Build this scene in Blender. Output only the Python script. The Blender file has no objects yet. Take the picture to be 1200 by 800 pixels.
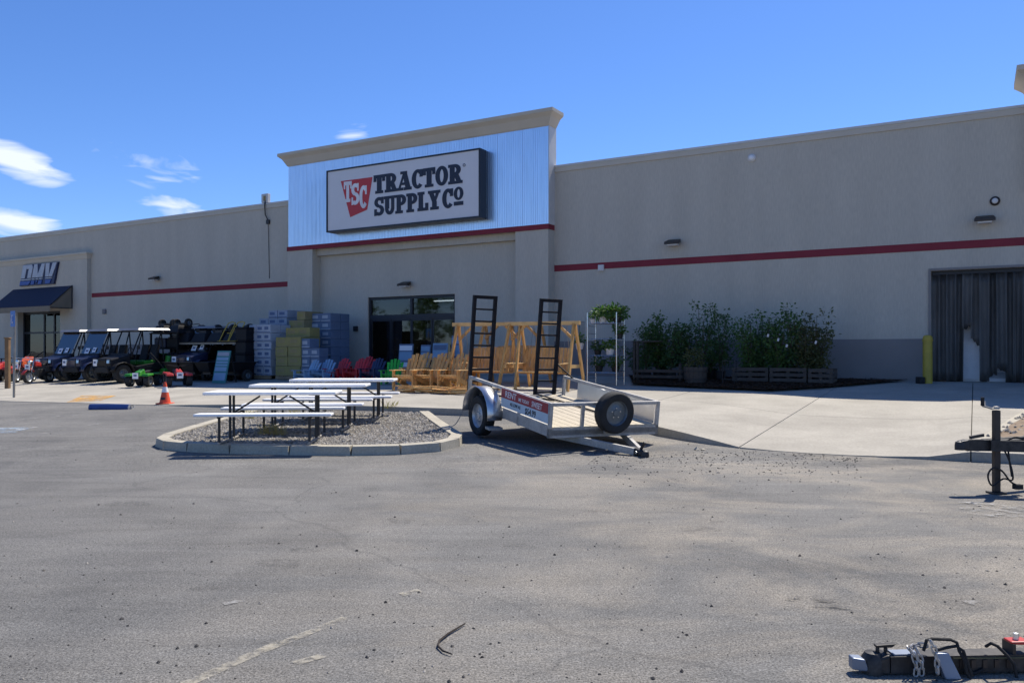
import bpy, bmesh, math, random
from mathutils import Vector, Matrix
random.seed(7)
R = math.radians
SC = bpy.context.scene
COL = SC.collection
# ------------------------------------------------------------------ camera, sky, sun, exposure
F = 940.0; HY = 412.0; EYE = 1.5           # focal length in photo pixels, horizon row, eye height
cam_d = bpy.data.cameras.new('camera'); cam = bpy.data.objects.new('camera', cam_d); COL.objects.link(cam)
cam_d.sensor_width = 36; cam_d.sensor_fit = 'HORIZONTAL'; cam_d.lens = F / 1200 * 36
cam_d.shift_y = (HY - 400) / 1200; cam_d.clip_start = .05; cam_d.clip_end = 5000
cam.location = (0, 0, EYE); cam.rotation_euler = (R(90), 0, 0)
SC.camera = cam
SUN_EL, SUN_AZ = 57.0, 38.0                # azimuth measured from +Y (away) towards +X (right)
SUN_DIR = Vector((math.cos(R(SUN_EL)) * math.sin(R(SUN_AZ)), math.cos(R(SUN_EL)) * math.cos(R(SUN_AZ)), math.sin(R(SUN_EL))))
W = bpy.data.worlds.new('World'); SC.world = W; W.use_nodes = True
nt = W.node_tree; nt.nodes.clear()
out = nt.nodes.new('ShaderNodeOutputWorld'); bg = nt.nodes.new('ShaderNodeBackground'); bg.inputs[1].default_value = .105
sky = nt.nodes.new('ShaderNodeTexSky'); sky.sky_type = 'NISHITA'; sky.sun_disc = False
sky.sun_elevation = R(SUN_EL); sky.sun_rotation = R(SUN_AZ)
sky.altitude = 900; sky.air_density = 1.0; sky.dust_density = .35; sky.ozone_density = 3.4
def wn(t, **k):
    n = nt.nodes.new(t)
    for a, b in k.items(): setattr(n, a, b)
    return n
def wmath(op, a, b=None, clamp=False):
    n = wn('ShaderNodeMath', operation=op); n.use_clamp = clamp
    for i, v in enumerate((a, b)):
        if v is None: continue
        if isinstance(v, (int, float)): n.inputs[i].default_value = v
        else: nt.links.new(v, n.inputs[i])
    return n.outputs[0]
tc = wn('ShaderNodeTexCoord')
def wdot(vec):
    n = wn('ShaderNodeVectorMath', operation='DOT_PRODUCT'); nt.links.new(tc.outputs['Generated'], n.inputs[0]); n.inputs[1].default_value = vec
    return n.outputs['Value']
def wnoise(scale, vscale, detail, dist=0.0):
    m = wn('ShaderNodeMapping'); m.inputs['Scale'].default_value = vscale; nt.links.new(tc.outputs['Generated'], m.inputs[0])
    n = wn('ShaderNodeTexNoise'); n.inputs['Scale'].default_value = scale; n.inputs['Detail'].default_value = detail; n.inputs['Distortion'].default_value = dist
    nt.links.new(m.outputs[0], n.inputs['Vector']); return n.outputs[0]
nz = wnoise(15, (1, 1, 3.4), 9, 1.1)
# clouds: (azimuth from +Y to the right, elevation, half-width, half-height, tilt, density) in degrees
CLOUDS = [(-31.6, 11.3, 3.6, 1.25, -16, 1.0), (-31.8, 7.7, 4.4, 1.1, -10, 1.0), (-25.3, 12.2, 3.0, .95, -16, .55), (-23.2, 11.7, 3.0, 1.3, 8, .52), (-22.4, 9.1, 2.9, 1.1, -14, .85),
          (-11.4, 15.1, 2.0, .8, 5, .46), (-43, 9, 5, 1.4, -12, 1), (-60, 12, 7, 1.8, -10, 1), (60, 10, 6, 1.6, 8, .9), (95, 14, 8, 2.2, 5, 1),
          (140, 9, 7, 1.8, -6, 1), (-110, 12, 8, 2.2, 4, 1), (-160, 10, 7, 1.6, 10, .9)]
total = None
for az, el, sx, sy, tl, den in CLOUDS:
    a, e, t = R(az), R(el), R(tl)
    c = Vector((math.sin(a) * math.cos(e), math.cos(a) * math.cos(e), math.sin(e)))
    r0 = Vector((math.cos(a), -math.sin(a), 0)); u0 = r0.cross(c)
    r1 = r0 * math.cos(t) + u0 * math.sin(t); u1 = u0 * math.cos(t) - r0 * math.sin(t)
    x = wmath('DIVIDE', wdot(r1), math.sin(R(sx))); y = wmath('DIVIDE', wdot(u1), math.sin(R(sy)))
    d = wmath('ADD', wmath('MULTIPLY', x, x), wmath('MULTIPLY', y, y))
    m = wmath('SUBTRACT', 1.0, d, True)
    m = wmath('MULTIPLY', m, wmath('GREATER_THAN', wdot(c), 0.0))
    m = wmath('MULTIPLY', m, den)
    total = m if total is None else wmath('MAXIMUM', total, m)
nn = wmath('MULTIPLY', wmath('SUBTRACT', nz, .5), 2.6)
cm = wmath('MULTIPLY', wmath('ADD', wmath('MULTIPLY', total, 1.35), wmath('SUBTRACT', nn, .42)), 1.1, True)
cm = wmath('MULTIPLY', cm, wmath('MULTIPLY', total, 3.0, True), True)
mx = wn('ShaderNodeMix', data_type='RGBA'); nt.links.new(cm, mx.inputs[0])
hsv = wn('ShaderNodeHueSaturation'); hsv.inputs['Saturation'].default_value = 1.12; hsv.inputs['Value'].default_value = 1.0
nt.links.new(sky.outputs[0], hsv.inputs['Color'])
tnt = wn('ShaderNodeMix', data_type='RGBA', blend_type='MULTIPLY'); tnt.inputs[0].default_value = 1; tnt.inputs[7].default_value = (.78, .91, 1.20, 1); nt.links.new(hsv.outputs[0], tnt.inputs[6])
nt.links.new(tnt.outputs[2], mx.inputs[6]); mx.inputs[7].default_value = (6.6, 7.2, 8.0, 1)
nt.links.new(mx.outputs[2], bg.inputs[0]); nt.links.new(bg.outputs[0], out.inputs[0])
sl = bpy.data.lights.new('sun', 'SUN'); sl.energy = 4.8; sl.angle = R(.53); sl.color = (1, .935, .83)
so = bpy.data.objects.new('sun', sl); COL.objects.link(so); so.location = (20, 20, 40)
so.rotation_euler = (-SUN_DIR).to_track_quat('-Z', 'Y').to_euler()
vs = SC.view_settings; SC.display_settings.display_device = 'sRGB'
vs.view_transform = 'Standard'; vs.look = 'None'; vs.exposure = .40; vs.gamma = 1; vs.use_curve_mapping = False
SC.cycles.max_bounces = 6; SC.cycles.transparent_max_bounces = 12; SC.cycles.use_denoising = True

# ------------------------------------------------------------------ helpers: meshes
class MB:
    def __init__(s): s.v = []; s.f = []
    def add(s, vs, fs):
        o = len(s.v); s.v += [tuple(p) for p in vs]; s.f += [tuple(i + o for i in q) for q in fs]; return s
    def box(s, x0, x1, y0, y1, z0, z1):
        return s.add([(x0,y0,z0),(x1,y0,z0),(x1,y1,z0),(x0,y1,z0),(x0,y0,z1),(x1,y0,z1),(x1,y1,z1),(x0,y1,z1)],
                     [(3,2,1,0),(4,5,6,7),(0,1,5,4),(1,2,6,5),(2,3,7,6),(3,0,4,7)])
    def hexa(s, b, t):       # four bottom, four top corners, counter-clockwise from above
        return s.add(list(b) + list(t), [(3,2,1,0),(4,5,6,7),(0,1,5,4),(1,2,6,5),(2,3,7,6),(3,0,4,7)])
    def bar(s, p, q, w, h, up=(0, 0, 1)):
        p, q = Vector(p), Vector(q); d = (q - p).normalized(); up = Vector(up)
        if abs(d.dot(up)) > .98: up = Vector((1, 0, 0))
        a = d.cross(up).normalized() * w / 2; b = a.cross(d).normalized() * h / 2
        vs = [p-a-b, p+a-b, p+a+b, p-a+b, q-a-b, q+a-b, q+a+b, q-a+b]
        return s.add(vs, [(0,1,2,3),(7,6,5,4),(0,4,5,1),(1,5,6,2),(2,6,7,3),(3,7,4,0)])
    def cyl(s, p, q, r0, r1=None, n=10, cap=True):
        r1 = r0 if r1 is None else r1
        p, q = Vector(p), Vector(q); d = (q - p).normalized(); up = Vector((0,0,1)) if abs(d.z) < .95 else Vector((1,0,0))
        a = d.cross(up).normalized(); b = a.cross(d).normalized()
        vs = []
        for c, r in ((p, r0), (q, r1)):
            for i in range(n):
                t = 2*math.pi*i/n; vs.append(c + (a*math.cos(t) + b*math.sin(t))*r)
        fs = [(i, i+n, (i+1) % n + n, (i+1) % n) for i in range(n)]
        if cap: fs += [tuple(range(n)), tuple(reversed(range(n, 2*n)))]
        return s.add(vs, fs)
    def tube(s, pts, r, n=7):
        pts = [Vector(p) for p in pts]; rings = []; prev = None
        for i, p in enumerate(pts):
            d = (pts[min(i+1, len(pts)-1)] - pts[max(i-1, 0)]).normalized()
            up = Vector((0,0,1)) if abs(d.z) < .95 else Vector((1,0,0))
            if prev is not None:
                a = prev - d * prev.dot(d)
                a = a.normalized() if a.length > 1e-4 else d.cross(up).normalized()
            else: a = d.cross(up).normalized()
            prev = a; b = d.cross(a)
            rr = r[i] if isinstance(r, (list, tuple)) else r
            rings.append([p + (a*math.cos(2*math.pi*k/n) + b*math.sin(2*math.pi*k/n))*rr for k in range(n)])
        vs = [v for rg in rings for v in rg]; fs = []
        for i in range(len(rings)-1):
            for k in range(n):
                fs.append((i*n+k, i*n+(k+1) % n, (i+1)*n+(k+1) % n, (i+1)*n+k))
        fs += [tuple(reversed(range(n))), tuple(range(len(vs)-n, len(vs)))]
        return s.add(vs, fs)
    def lathe(s, prof, n=24, c=(0,0,0), axis='y'):   # prof: (radius, offset along axis)
        vs = []; m = len(prof)
        for i in range(n):
            t = 2*math.pi*i/n; co, si = math.cos(t), math.sin(t)
            for r, h in prof:
                if axis == 'y': vs.append((c[0]+r*co, c[1]+h, c[2]+r*si))
                elif axis == 'z': vs.append((c[0]+r*co, c[1]+r*si, c[2]+h))
                else: vs.append((c[0]+h, c[1]+r*co, c[2]+r*si))
        fs = []
        for i in range(n):
            for k in range(m-1):
                a, b = i*m+k, ((i+1) % n)*m+k
                fs.append((a, a+1, b+1, b))
        return s.add(vs, fs)
    def prism(s, poly, fn, d0, d1):                  # poly 2-D, fn(a, b, depth) -> point
        n = len(poly); vs = [fn(a, b, d0) for a, b in poly] + [fn(a, b, d1) for a, b in poly]
        return s.add(vs, [tuple(reversed(range(n))), tuple(range(n, 2*n))] + [(i, (i+1) % n, (i+1) % n + n, i+n) for i in range(n)])
    def build(s, name, m, parent=None, smooth=False, bevel=0, fix=True):
        me = bpy.data.meshes.new(name); me.from_pydata(s.v, [], s.f)
        if fix:
            b = bmesh.new(); b.from_mesh(me); bmesh.ops.recalc_face_normals(b, faces=b.faces); b.to_mesh(me); b.free()
        me.materials.append(M[m] if isinstance(m, str) else m)
        if smooth:
            for p in me.polygons: p.use_smooth = True
        o = bpy.data.objects.new(name, me); COL.objects.link(o)
        if smooth:
            md = o.modifiers.new('edges', 'EDGE_SPLIT'); md.split_angle = R(38)
        if bevel:
            md = o.modifiers.new('bevel', 'BEVEL'); md.width = bevel; md.segments = 2; md.limit_method = 'ANGLE'; md.angle_limit = R(50)
        if parent is not None: o.parent = parent
        return o
def tag(o, label=None, cat=None, group=None, kind=None):
    if label: o['label'] = label
    if cat: o['category'] = cat
    if group: o['group'] = group
    if kind: o['kind'] = kind
    return o
def thing(name, label, cat, loc=(0,0,0), rz=0.0, group=None):
    o = bpy.data.objects.new(name, None); COL.objects.link(o); o.empty_display_size = .2
    o.location = loc; o.rotation_euler = (0, 0, rz)
    return tag(o, label, cat, group)
KIDS = {}
def kids(o): return [c for c in COL.objects if c.parent is o]
def copy_tree(o, parent=None):
    c = o.copy(); COL.objects.link(c); c.parent = parent
    for ch in list(o.children): copy_tree(ch, c)
    return c
def copy_thing(root, label, loc, rz, group=None):
    bpy.context.view_layer.update()
    c = copy_tree(root); c.location = loc; c.rotation_euler = (0, 0, rz); c['label'] = label
    if group: c['group'] = group
    return c
# ------------------------------------------------------------------ helpers: materials
M = {}
def mat(name, col, rough=.7, metal=0.0, var=.12, vscale=3.0, bump=0.0, bscale=60.0, col2=None, spec=.5, stretch=(1,1,1), fine=.0, fscale=90.0):
    m = bpy.data.materials.new(name); m.use_nodes = True; t = m.node_tree; b = t.nodes['Principled BSDF']
    b.inputs['Roughness'].default_value = rough; b.inputs['Metallic'].default_value = metal; b.inputs['Specular IOR Level'].default_value = spec
    c1 = tuple(max(0, x*(1-var)) for x in col); c2 = col2 if col2 else tuple(min(1, x*(1+var)) for x in col)
    tx = t.nodes.new('ShaderNodeTexCoord'); mp = t.nodes.new('ShaderNodeMapping'); mp.inputs['Scale'].default_value = stretch
    t.links.new(tx.outputs['Object'], mp.inputs[0])
    n = t.nodes.new('ShaderNodeTexNoise'); n.inputs['Scale'].default_value = vscale; n.inputs['Detail'].default_value = 6; n.inputs['Roughness'].default_value = .62
    t.links.new(mp.outputs[0], n.inputs['Vector'])
    rp = t.nodes.new('ShaderNodeValToRGB'); rp.color_ramp.elements[0].position = .3; rp.color_ramp.elements[1].position = .7
    rp.color_ramp.elements[0].color = c1 + (1,); rp.color_ramp.elements[1].color = tuple(c2) + (1,)
    t.links.new(n.outputs[0], rp.inputs[0]); res = rp.outputs[0]
    if fine:
        n2 = t.nodes.new('ShaderNodeTexNoise'); n2.inputs['Scale'].default_value = fscale; n2.inputs['Detail'].default_value = 3
        t.links.new(mp.outputs[0], n2.inputs['Vector'])
        r2 = t.nodes.new('ShaderNodeMapRange'); r2.inputs[1].default_value = .3; r2.inputs[2].default_value = .7; r2.inputs[3].default_value = 1-fine; r2.inputs[4].default_value = 1+fine
        t.links.new(n2.outputs[0], r2.inputs[0])
        mu = t.nodes.new('ShaderNodeMix'); mu.data_type = 'RGBA'; mu.blend_type = 'MULTIPLY'; mu.inputs[0].default_value = 1
        t.links.new(res, mu.inputs[6]); t.links.new(r2.outputs[0], mu.inputs[7]); res = mu.outputs[2]
    t.links.new(res, b.inputs['Base Color'])
    if bump:
        n3 = t.nodes.new('ShaderNodeTexNoise'); n3.inputs['Scale'].default_value = bscale; n3.inputs['Detail'].default_value = 4
        t.links.new(mp.outputs[0], n3.inputs['Vector'])
        bp = t.nodes.new('ShaderNodeBump'); bp.inputs['Strength'].default_value = bump; bp.inputs['Distance'].default_value = .02
        t.links.new(n3.outputs[0], bp.inputs['Height']); t.links.new(bp.outputs[0], b.inputs['Normal'])
    M[name] = m; return m
mat('stucco', (.50, .452, .375), .9, var=.065, vscale=.9, bump=.3, bscale=45, fine=.07, fscale=22, spec=.2, stretch=(1.4, 1.4, .22))
mat('stucco_trim', (.54, .485, .40), .9, var=.05, vscale=.9, bump=.2, bscale=45, spec=.2)
mat('dado', (.235, .215, .205), .9, var=.06, vscale=1.2, bump=.2, bscale=45, spec=.2)
mat('red_stripe', (.225, .032, .045), .75, var=.10, vscale=2, spec=.25)
mat('coping', (.55, .53, .50), .5, var=.06)
mat('galvanised', (.70, .79, .90), .30, 1.0, var=.07, vscale=2.2, stretch=(6, 6, .35), bump=.04, bscale=6)
mat('concrete', (.355, .330, .280), .88, var=.16, vscale=.8, bump=.15, bscale=120, fine=.10, fscale=26, spec=.25)
mat('kerb', (.42, .385, .31), .9, var=.13, vscale=2.2, bump=.4, bscale=50, fine=.12, fscale=40, spec=.2)
mat('joint', (.10, .095, .085), .95, spec=.1)
mat('mulch', (.05, .032, .024), .95, var=.45, vscale=22, bump=1, bscale=60, spec=.1)
mat('dirt', (.26, .20, .145), .95, var=.25, vscale=6, bump=.6, bscale=40, spec=.1)
mat('gravel_base', (.15, .135, .115), .95, var=.3, vscale=30, bump=.8, bscale=70, spec=.1)
mat('gravel', (.27, .25, .22), .9, var=.7, vscale=11, spec=.2)
mat('dark_stone', (.055, .052, .05), .9, var=.5, vscale=5, spec=.2)
mat('sign_white', (.68, .66, .66), .45, var=.02, spec=.4)
mat('sign_navy', (.012, .016, .035), .5)
mat('sign_red', (.52, .035, .04), .5, var=.04)
mat('black_frame', (.012, .013, .02), .45)
mat('white_plastic', (.80, .80, .80), .5, var=.04, vscale=6)
mat('steel_dark', (.035, .033, .034), .5, .3, var=.25, vscale=12)
mat('trailer_steel', (.40, .385, .36), .55, .25, var=.22, vscale=5, fine=.12, fscale=40)
mat('fender_steel', (.60, .60, .60), .32, .85, var=.10, vscale=3)
mat('deck_wood', (.50, .435, .325), .85, var=.22, vscale=5, stretch=(1, 14, 14), bump=.3, bscale=20)
mat('ramp_black', (.008, .008, .011), .7, 0, var=.3, vscale=10, spec=.2)
mat('rubber', (.018, .018, .018), .85, var=.35, vscale=8, bump=.2, bscale=40)
mat('rim_grey', (.42, .44, .46), .4, .6, var=.15, vscale=10)
mat('rim_dark', (.13, .155, .175), .45, .5, var=.2, vscale=10)
mat('lug', (.75, .75, .72), .3, .9)
mat('banner_red', (.30, .03, .035), .6, var=.10)
mat('banner_blue', (.45, .55, .62), .6, var=.10)
mat('print_white', (.75, .72, .72), .6)
mat('print_black', (.02, .02, .03), .6)
mat('cedar', (.54, .30, .10), .75, var=.28, vscale=4, stretch=(2, 2, .6), bump=.2, bscale=30)
mat('cedar_pale', (.64, .40, .16), .75, var=.22, vscale=4, bump=.2, bscale=30)
mat('plastic_red', (.55, .02, .025), .45, var=.06)
mat('plastic_blue', (.045, .16, .36), .5, var=.08)
mat('plastic_navy', (.015, .025, .075), .5, var=.1)
mat('plastic_green', (.03, .42, .035), .45, var=.06)
mat('plastic_pale', (.20, .33, .47), .5, var=.06)
mat('utv_navy', (.014, .02, .055), .35, var=.1)
mat('utv_black', (.008, .008, .010), .6, var=.2, spec=.3)
mat('scuffed_black', (.012, .012, .014), .55, .2, var=.3, vscale=16, col2=(.055, .050, .046), fine=.25, fscale=70)
mat('utv_roof', (.20, .20, .21), .40, var=.1)
mat('paint_green', (.03, .22, .02), .4, var=.12)
mat('paint_red', (.42, .025, .02), .4, var=.12)
mat('paint_orange', (.60, .10, .03), .4, var=.12)
mat('chain_steel', (.42, .40, .37), .5, .35, var=.25, vscale=30)
mat('chrome', (.65, .65, .65), .25, 1.0, var=.08)
mat('paper', (.78, .78, .80), .7, var=.02)
mat('cone_orange', (.72, .085, .03), .55, var=.08)
mat('cone_white', (.75, .74, .74), .5)
mat('yellow_paint', (.40, .30, .04), .55, var=.12, vscale=4)
mat('blue_paint', (.018, .055, .20), .6, var=.2, vscale=6)
mat('pole_steel', (.30, .285, .26), .55, .5, var=.2, vscale=6)
mat('sign_blue', (.05, .17, .50), .45, var=.06)
mat('wood_post', (.20, .12, .06), .85, var=.3, vscale=6)
mat('carton_pale', (.38, .41, .46), .75, var=.10, vscale=3)
mat('carton_pale_side', (.30, .33, .39), .75, var=.12, vscale=3)
mat('carton_olive', (.27, .23, .08), .8, var=.12, vscale=3)
mat('carton_tan', (.27, .215, .10), .8, var=.12, vscale=3)
mat('carton_blue', (.12, .165, .25), .7, var=.14, vscale=3)
mat('carton_band', (.10, .14, .24), .7, var=.1)
mat('pallet_wood', (.26, .19, .12), .9, var=.3, vscale=5)
mat('grey_wood', (.085, .068, .055), .9, var=.3, vscale=6, stretch=(1, 6, 6), bump=.3, bscale=25)
mat('hoop_iron', (.07, .06, .055), .6, .5)
mat('pot_white', (.62, .60, .58), .6, var=.06)
mat('pot_black', (.015, .015, .015), .6)
mat('teal_board', (.045, .20, .20), .6)
mat('awning', (.012, .018, .045), .8, var=.12, vscale=6)
mat('awning_side', (.20, .165, .12), .8, var=.08)
mat('door_dark', (.018, .02, .024), .4, var=.1)
mat('interior', (.10, .105, .11), .9)
mat('shelf_goods', (.16, .13, .08), .8, var=.8, vscale=2.5)
mat('strip_vinyl', (.070, .066, .062), .55, var=.45, vscale=2, stretch=(1, 1, .3), spec=.6)
mat('lamp_bronze', (.045, .035, .03), .5, .3)
mat('twig', (.025, .018, .013), .9)
mat('jack_blue', (.20, .235, .30), .45, .4, var=.12)
mat('dark_red', (.35, .03, .03), .45, var=.1)
def leafmat(name, col, col2, vs=3.0, trans=.25):
    m = mat(name, col, .55, var=.35, vscale=vs, col2=col2, spec=.35)
    t = m.node_tree; b = t.nodes['Principled BSDF']; o = t.nodes['Material Output']
    tr = t.nodes.new('ShaderNodeBsdfTranslucent'); tr.inputs[0].default_value = (col[0]*1.6, col[1]*1.8, col[2]*.9, 1)
    mi = t.nodes.new('ShaderNodeMixShader'); mi.inputs[0].default_value = trans
    t.links.new(b.outputs[0], mi.inputs[1]); t.links.new(tr.outputs[0], mi.inputs[2]); t.links.new(mi.outputs[0], o.inputs[0])
leafmat('leaf_dark', (.045, .10, .03), (.085, .155, .045))
leafmat('leaf_mid', (.06, .13, .03), (.11, .19, .045))
leafmat('leaf_bright', (.07, .15, .035), (.13, .22, .055))
leafmat('leaf_olive', (.08, .09, .03), (.13, .13, .045))
leafmat('dry_grass', (.34, .28, .12), (.42, .36, .18))
mat('bark', (.09, .065, .045), .9, var=.3, vscale=8)
def emit(name, col, st):
    m = bpy.data.materials.new(name); m.use_nodes = True; b = m.node_tree.nodes['Principled BSDF']
    b.inputs['Base Color'].default_value = col + (1,); b.inputs['Emission Color'].default_value = col + (1,); b.inputs['Emission Strength'].default_value = st
    M[name] = m
emit('tube_light', (1, .98, .95), 4.0)
def glassmat(name, tint, gl=1.0, base=.03):
    m = bpy.data.materials.new(name); m.use_nodes = True; t = m.node_tree; t.nodes.clear()
    o = t.nodes.new('ShaderNodeOutputMaterial'); tr = t.nodes.new('ShaderNodeBsdfTransparent'); tr.inputs[0].default_value = tint + (1,)
    g = t.nodes.new('ShaderNodeBsdfGlossy'); g.inputs['Roughness'].default_value = base; g.inputs[0].default_value = (gl, gl, gl, 1)
    fr = t.nodes.new('ShaderNodeFresnel'); fr.inputs[0].default_value = 1.5
    ad = t.nodes.new('ShaderNodeMath'); ad.operation = 'MULTIPLY_ADD'; ad.inputs[1].default_value = 1.0; ad.inputs[2].default_value = .05; ad.use_clamp = True
    mi = t.nodes.new('ShaderNodeMixShader'); t.links.new(fr.outputs[0], ad.inputs[0]); t.links.new(ad.outputs[0], mi.inputs[0])
    t.links.new(tr.outputs[0], mi.inputs[1]); t.links.new(g.outputs[0], mi.inputs[2]); t.links.new(mi.outputs[0], o.inputs[0]); M[name] = m
glassmat('door_glass', (.30, .33, .35), .62)
glassmat('windshield', (.42, .47, .55), .22, .15)
# asphalt: grey, dusty, mottled
def asphalt():
    m = bpy.data.materials.new('asphalt'); m.use_nodes = True; t = m.node_tree; b = t.nodes['Principled BSDF']
    tx = t.nodes.new('ShaderNodeTexCoord')
    def noise(sc, det, stretch=(1,1,1), rough=.6, dist=0.0):
        mp = t.nodes.new('ShaderNodeMapping'); mp.inputs['Scale'].default_value = stretch; t.links.new(tx.outputs['Object'], mp.inputs[0])
        n = t.nodes.new('ShaderNodeTexNoise'); n.inputs['Scale'].default_value = sc; n.inputs['Detail'].default_value = det; n.inputs['Roughness'].default_value = rough; n.inputs['Distortion'].default_value = dist
        t.links.new(mp.outputs[0], n.inputs['Vector']); return n.outputs[0]
    def ramp(src, p0, p1, c0, c1):
        r = t.nodes.new('ShaderNodeValToRGB'); r.color_ramp.elements[0].position = p0; r.color_ramp.elements[1].position = p1
        r.color_ramp.elements[0].color = c0; r.color_ramp.elements[1].color = c1; t.links.new(src, r.inputs[0]); return r.outputs[0]
    def mixc(mode, fac, a, b_):
        x = t.nodes.new('ShaderNodeMix'); x.data_type = 'RGBA'; x.blend_type = mode
        if isinstance(fac, float): x.inputs[0].default_value = fac
        else: t.links.new(fac, x.inputs[0])
        for i, v in ((6, a), (7, b_)):
            if isinstance(v, tuple): x.inputs[i].default_value = v
            else: t.links.new(v, x.inputs[i])
        return x.outputs[2]
    g = lambda v: (v, v, v, 1)
    base = ramp(noise(.45, 9, (1, .7, 1), .66, .5), .34, .68, (.106, .104, .099, 1), (.184, .178, .164, 1))
    base = mixc('MULTIPLY', 1.0, base, ramp(noise(1.4, 6, (.35, 2.2, 1), .65, .8), .32, .68, g(.84), g(1.14)))
    # tan dust, in patches, strongest towards the right foreground
    dust = ramp(noise(.55, 9, (1, 1.6, 1), .68, .6), .42, .74, g(0), g(.9))
    sp = t.nodes.new('ShaderNodeSeparateXYZ'); t.links.new(tx.outputs['Object'], sp.inputs[0])
    mr = t.nodes.new('ShaderNodeMapRange'); mr.inputs[1].default_value = -2.5; mr.inputs[2].default_value = 2.2; mr.inputs[3].default_value = .10; mr.inputs[4].default_value = 1; t.links.new(sp.outputs[0], mr.inputs[0])
    mm = t.nodes.new('ShaderNodeMath'); mm.operation = 'MULTIPLY'; t.links.new(dust, mm.inputs[0]); t.links.new(mr.outputs[0], mm.inputs[1])
    base = mixc('MIX', mm.outputs[0], base, (.325, .285, .225, 1))
    base = mixc('MULTIPLY', 1.0, base, ramp(noise(26, 4, (1,1,1), .7), .3, .7, g(.80), g(1.20)))
    base = mixc('MULTIPLY', 1.0, base, ramp(noise(85, 3, (1,1,1), .75), .36, .64, g(.45), g(1.6)))
    light = ramp(noise(75, 1), .67, .74, g(0), g(.7)); base = mixc('MIX', light, base, (.40, .385, .36, 1))
    dark = ramp(noise(60, 1, (1.3, 1, 1)), .69, .75, g(0), g(.75)); base = mixc('MIX', dark, base, (.045, .045, .045, 1))
    # hairline cracks
    vo = t.nodes.new('ShaderNodeTexVoronoi'); vo.feature = 'DISTANCE_TO_EDGE'; vo.inputs['Scale'].default_value = .16
    mp = t.nodes.new('ShaderNodeMapping'); t.links.new(tx.outputs['Object'], mp.inputs[0])
    wob = t.nodes.new('ShaderNodeMix'); wob.data_type = 'RGBA'; wob.blend_type = 'ADD'; wob.inputs[0].default_value = .9
    nw = t.nodes.new('ShaderNodeTexNoise'); nw.inputs['Scale'].default_value = .9; nw.inputs['Detail'].default_value = 5; t.links.new(tx.outputs['Object'], nw.inputs['Vector'])
    t.links.new(mp.outputs[0], wob.inputs[6]); t.links.new(nw.outputs[1], wob.inputs[7]); t.links.new(wob.outputs[2], vo.inputs['Vector'])
    crack = ramp(vo.outputs[0], .0, .0018, g(.30), g(0)); base = mixc('MIX', crack, base, (.05, .05, .05, 1))
    t.links.new(base, b.inputs['Base Color']); b.inputs['Roughness'].default_value = .86; b.inputs['Specular IOR Level'].default_value = .3
    bp = t.nodes.new('ShaderNodeBump'); bp.inputs['Strength'].default_value = .55; bp.inputs['Distance'].default_value = .012
    t.links.new(noise(110, 4, (1,1,1), .7), bp.inputs['Height']); t.links.new(bp.outputs[0], b.inputs['Normal'])
    M['asphalt'] = m
asphalt()
def wornpaint(name, col, keep, scale, stretch=(1,1,1)):
    m = bpy.data.materials.new(name); m.use_nodes = True; t = m.node_tree; b = t.nodes['Principled BSDF']; o = t.nodes['Material Output']
    b.inputs['Base Color'].default_value = col + (1,); b.inputs['Roughness'].default_value = .85
    tx = t.nodes.new('ShaderNodeTexCoord'); mp = t.nodes.new('ShaderNodeMapping'); mp.inputs['Scale'].default_value = stretch; t.links.new(tx.outputs['Object'], mp.inputs[0])
    n = t.nodes.new('ShaderNodeTexNoise'); n.inputs['Scale'].default_value = scale; n.inputs['Detail'].default_value = 8; n.inputs['Roughness'].default_value = .75
    t.links.new(mp.outputs[0], n.inputs['Vector'])
    r = t.nodes.new('ShaderNodeMapRange'); r.inputs[1].default_value = keep; r.inputs[2].default_value = keep + .14; r.inputs[4].default_value = .8; t.links.new(n.outputs[0], r.inputs[0])
    tr = t.nodes.new('ShaderNodeBsdfTransparent'); mi = t.nodes.new('ShaderNodeMixShader')
    t.links.new(r.outputs[0], mi.inputs[0]); t.links.new(tr.outputs[0], mi.inputs[1]); t.links.new(b.outputs[0], mi.inputs[2]); t.links.new(mi.outputs[0], o.inputs[0]); M[name] = m
wornpaint('worn_white', (.55, .54, .51), .46, 7)
wornpaint('worn_cream', (.46, .42, .33), .43, 9)
M['worn_cream'].node_tree.nodes['Map Range'].inputs[4].default_value = .55
wornpaint('worn_pale', (.38, .37, .35), .50, 5)
wornpaint('worn_tan', (.40, .345, .26), .50, 4)
wornpaint('worn_orange', (.62, .33, .07), .42, 4)
wornpaint('worn_dark', (.06, .058, .055), .47, 6)
wornpaint('faint_dark', (.055, .054, .052), .44, 9)
M['faint_dark'].node_tree.nodes['Map Range'].inputs[4].default_value = .2
wornpaint('worn_blue', (.30, .42, .55), .45, 5)

# ------------------------------------------------------------------ geometry of the place
UX, UY = math.cos(R(30)), -math.sin(R(30))      # along the facade, to the right
NX, NY = -math.sin(R(30)), -math.cos(R(30))     # out of the facade, into the lot
P0 = (0.0, 28.0)
def uw(u, w): return (P0[0] + u*UX + w*NX, P0[1] + u*UY + w*NY)
def to_uw(x, y):
    dx, dy = x - P0[0], y - P0[1]; return dx*UX + dy*UY, dx*NX + dy*NY
def u_at(px, w):                                 # facade coordinate seen at photo column px, w metres out of the facade
    t = (px - 600)/F; return (t*(P0[1] + w*NY) - w*NX - P0[0])/(UX - t*UY)
def z_at(px, py, w): return EYE - (py - HY)*uw(u_at(px, w), w)[1]/F
RB = R(-30)                                      # facade frame: x along, y into the building
def interp(x, pts):
    if x <= pts[0][0]: return pts[0][1]
    for (a, b), (c, d) in zip(pts, pts[1:]):
        if x <= c: return b + (d - b)*(x - a)/(c - a) if c > a else d
    return pts[-1][1]
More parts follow.
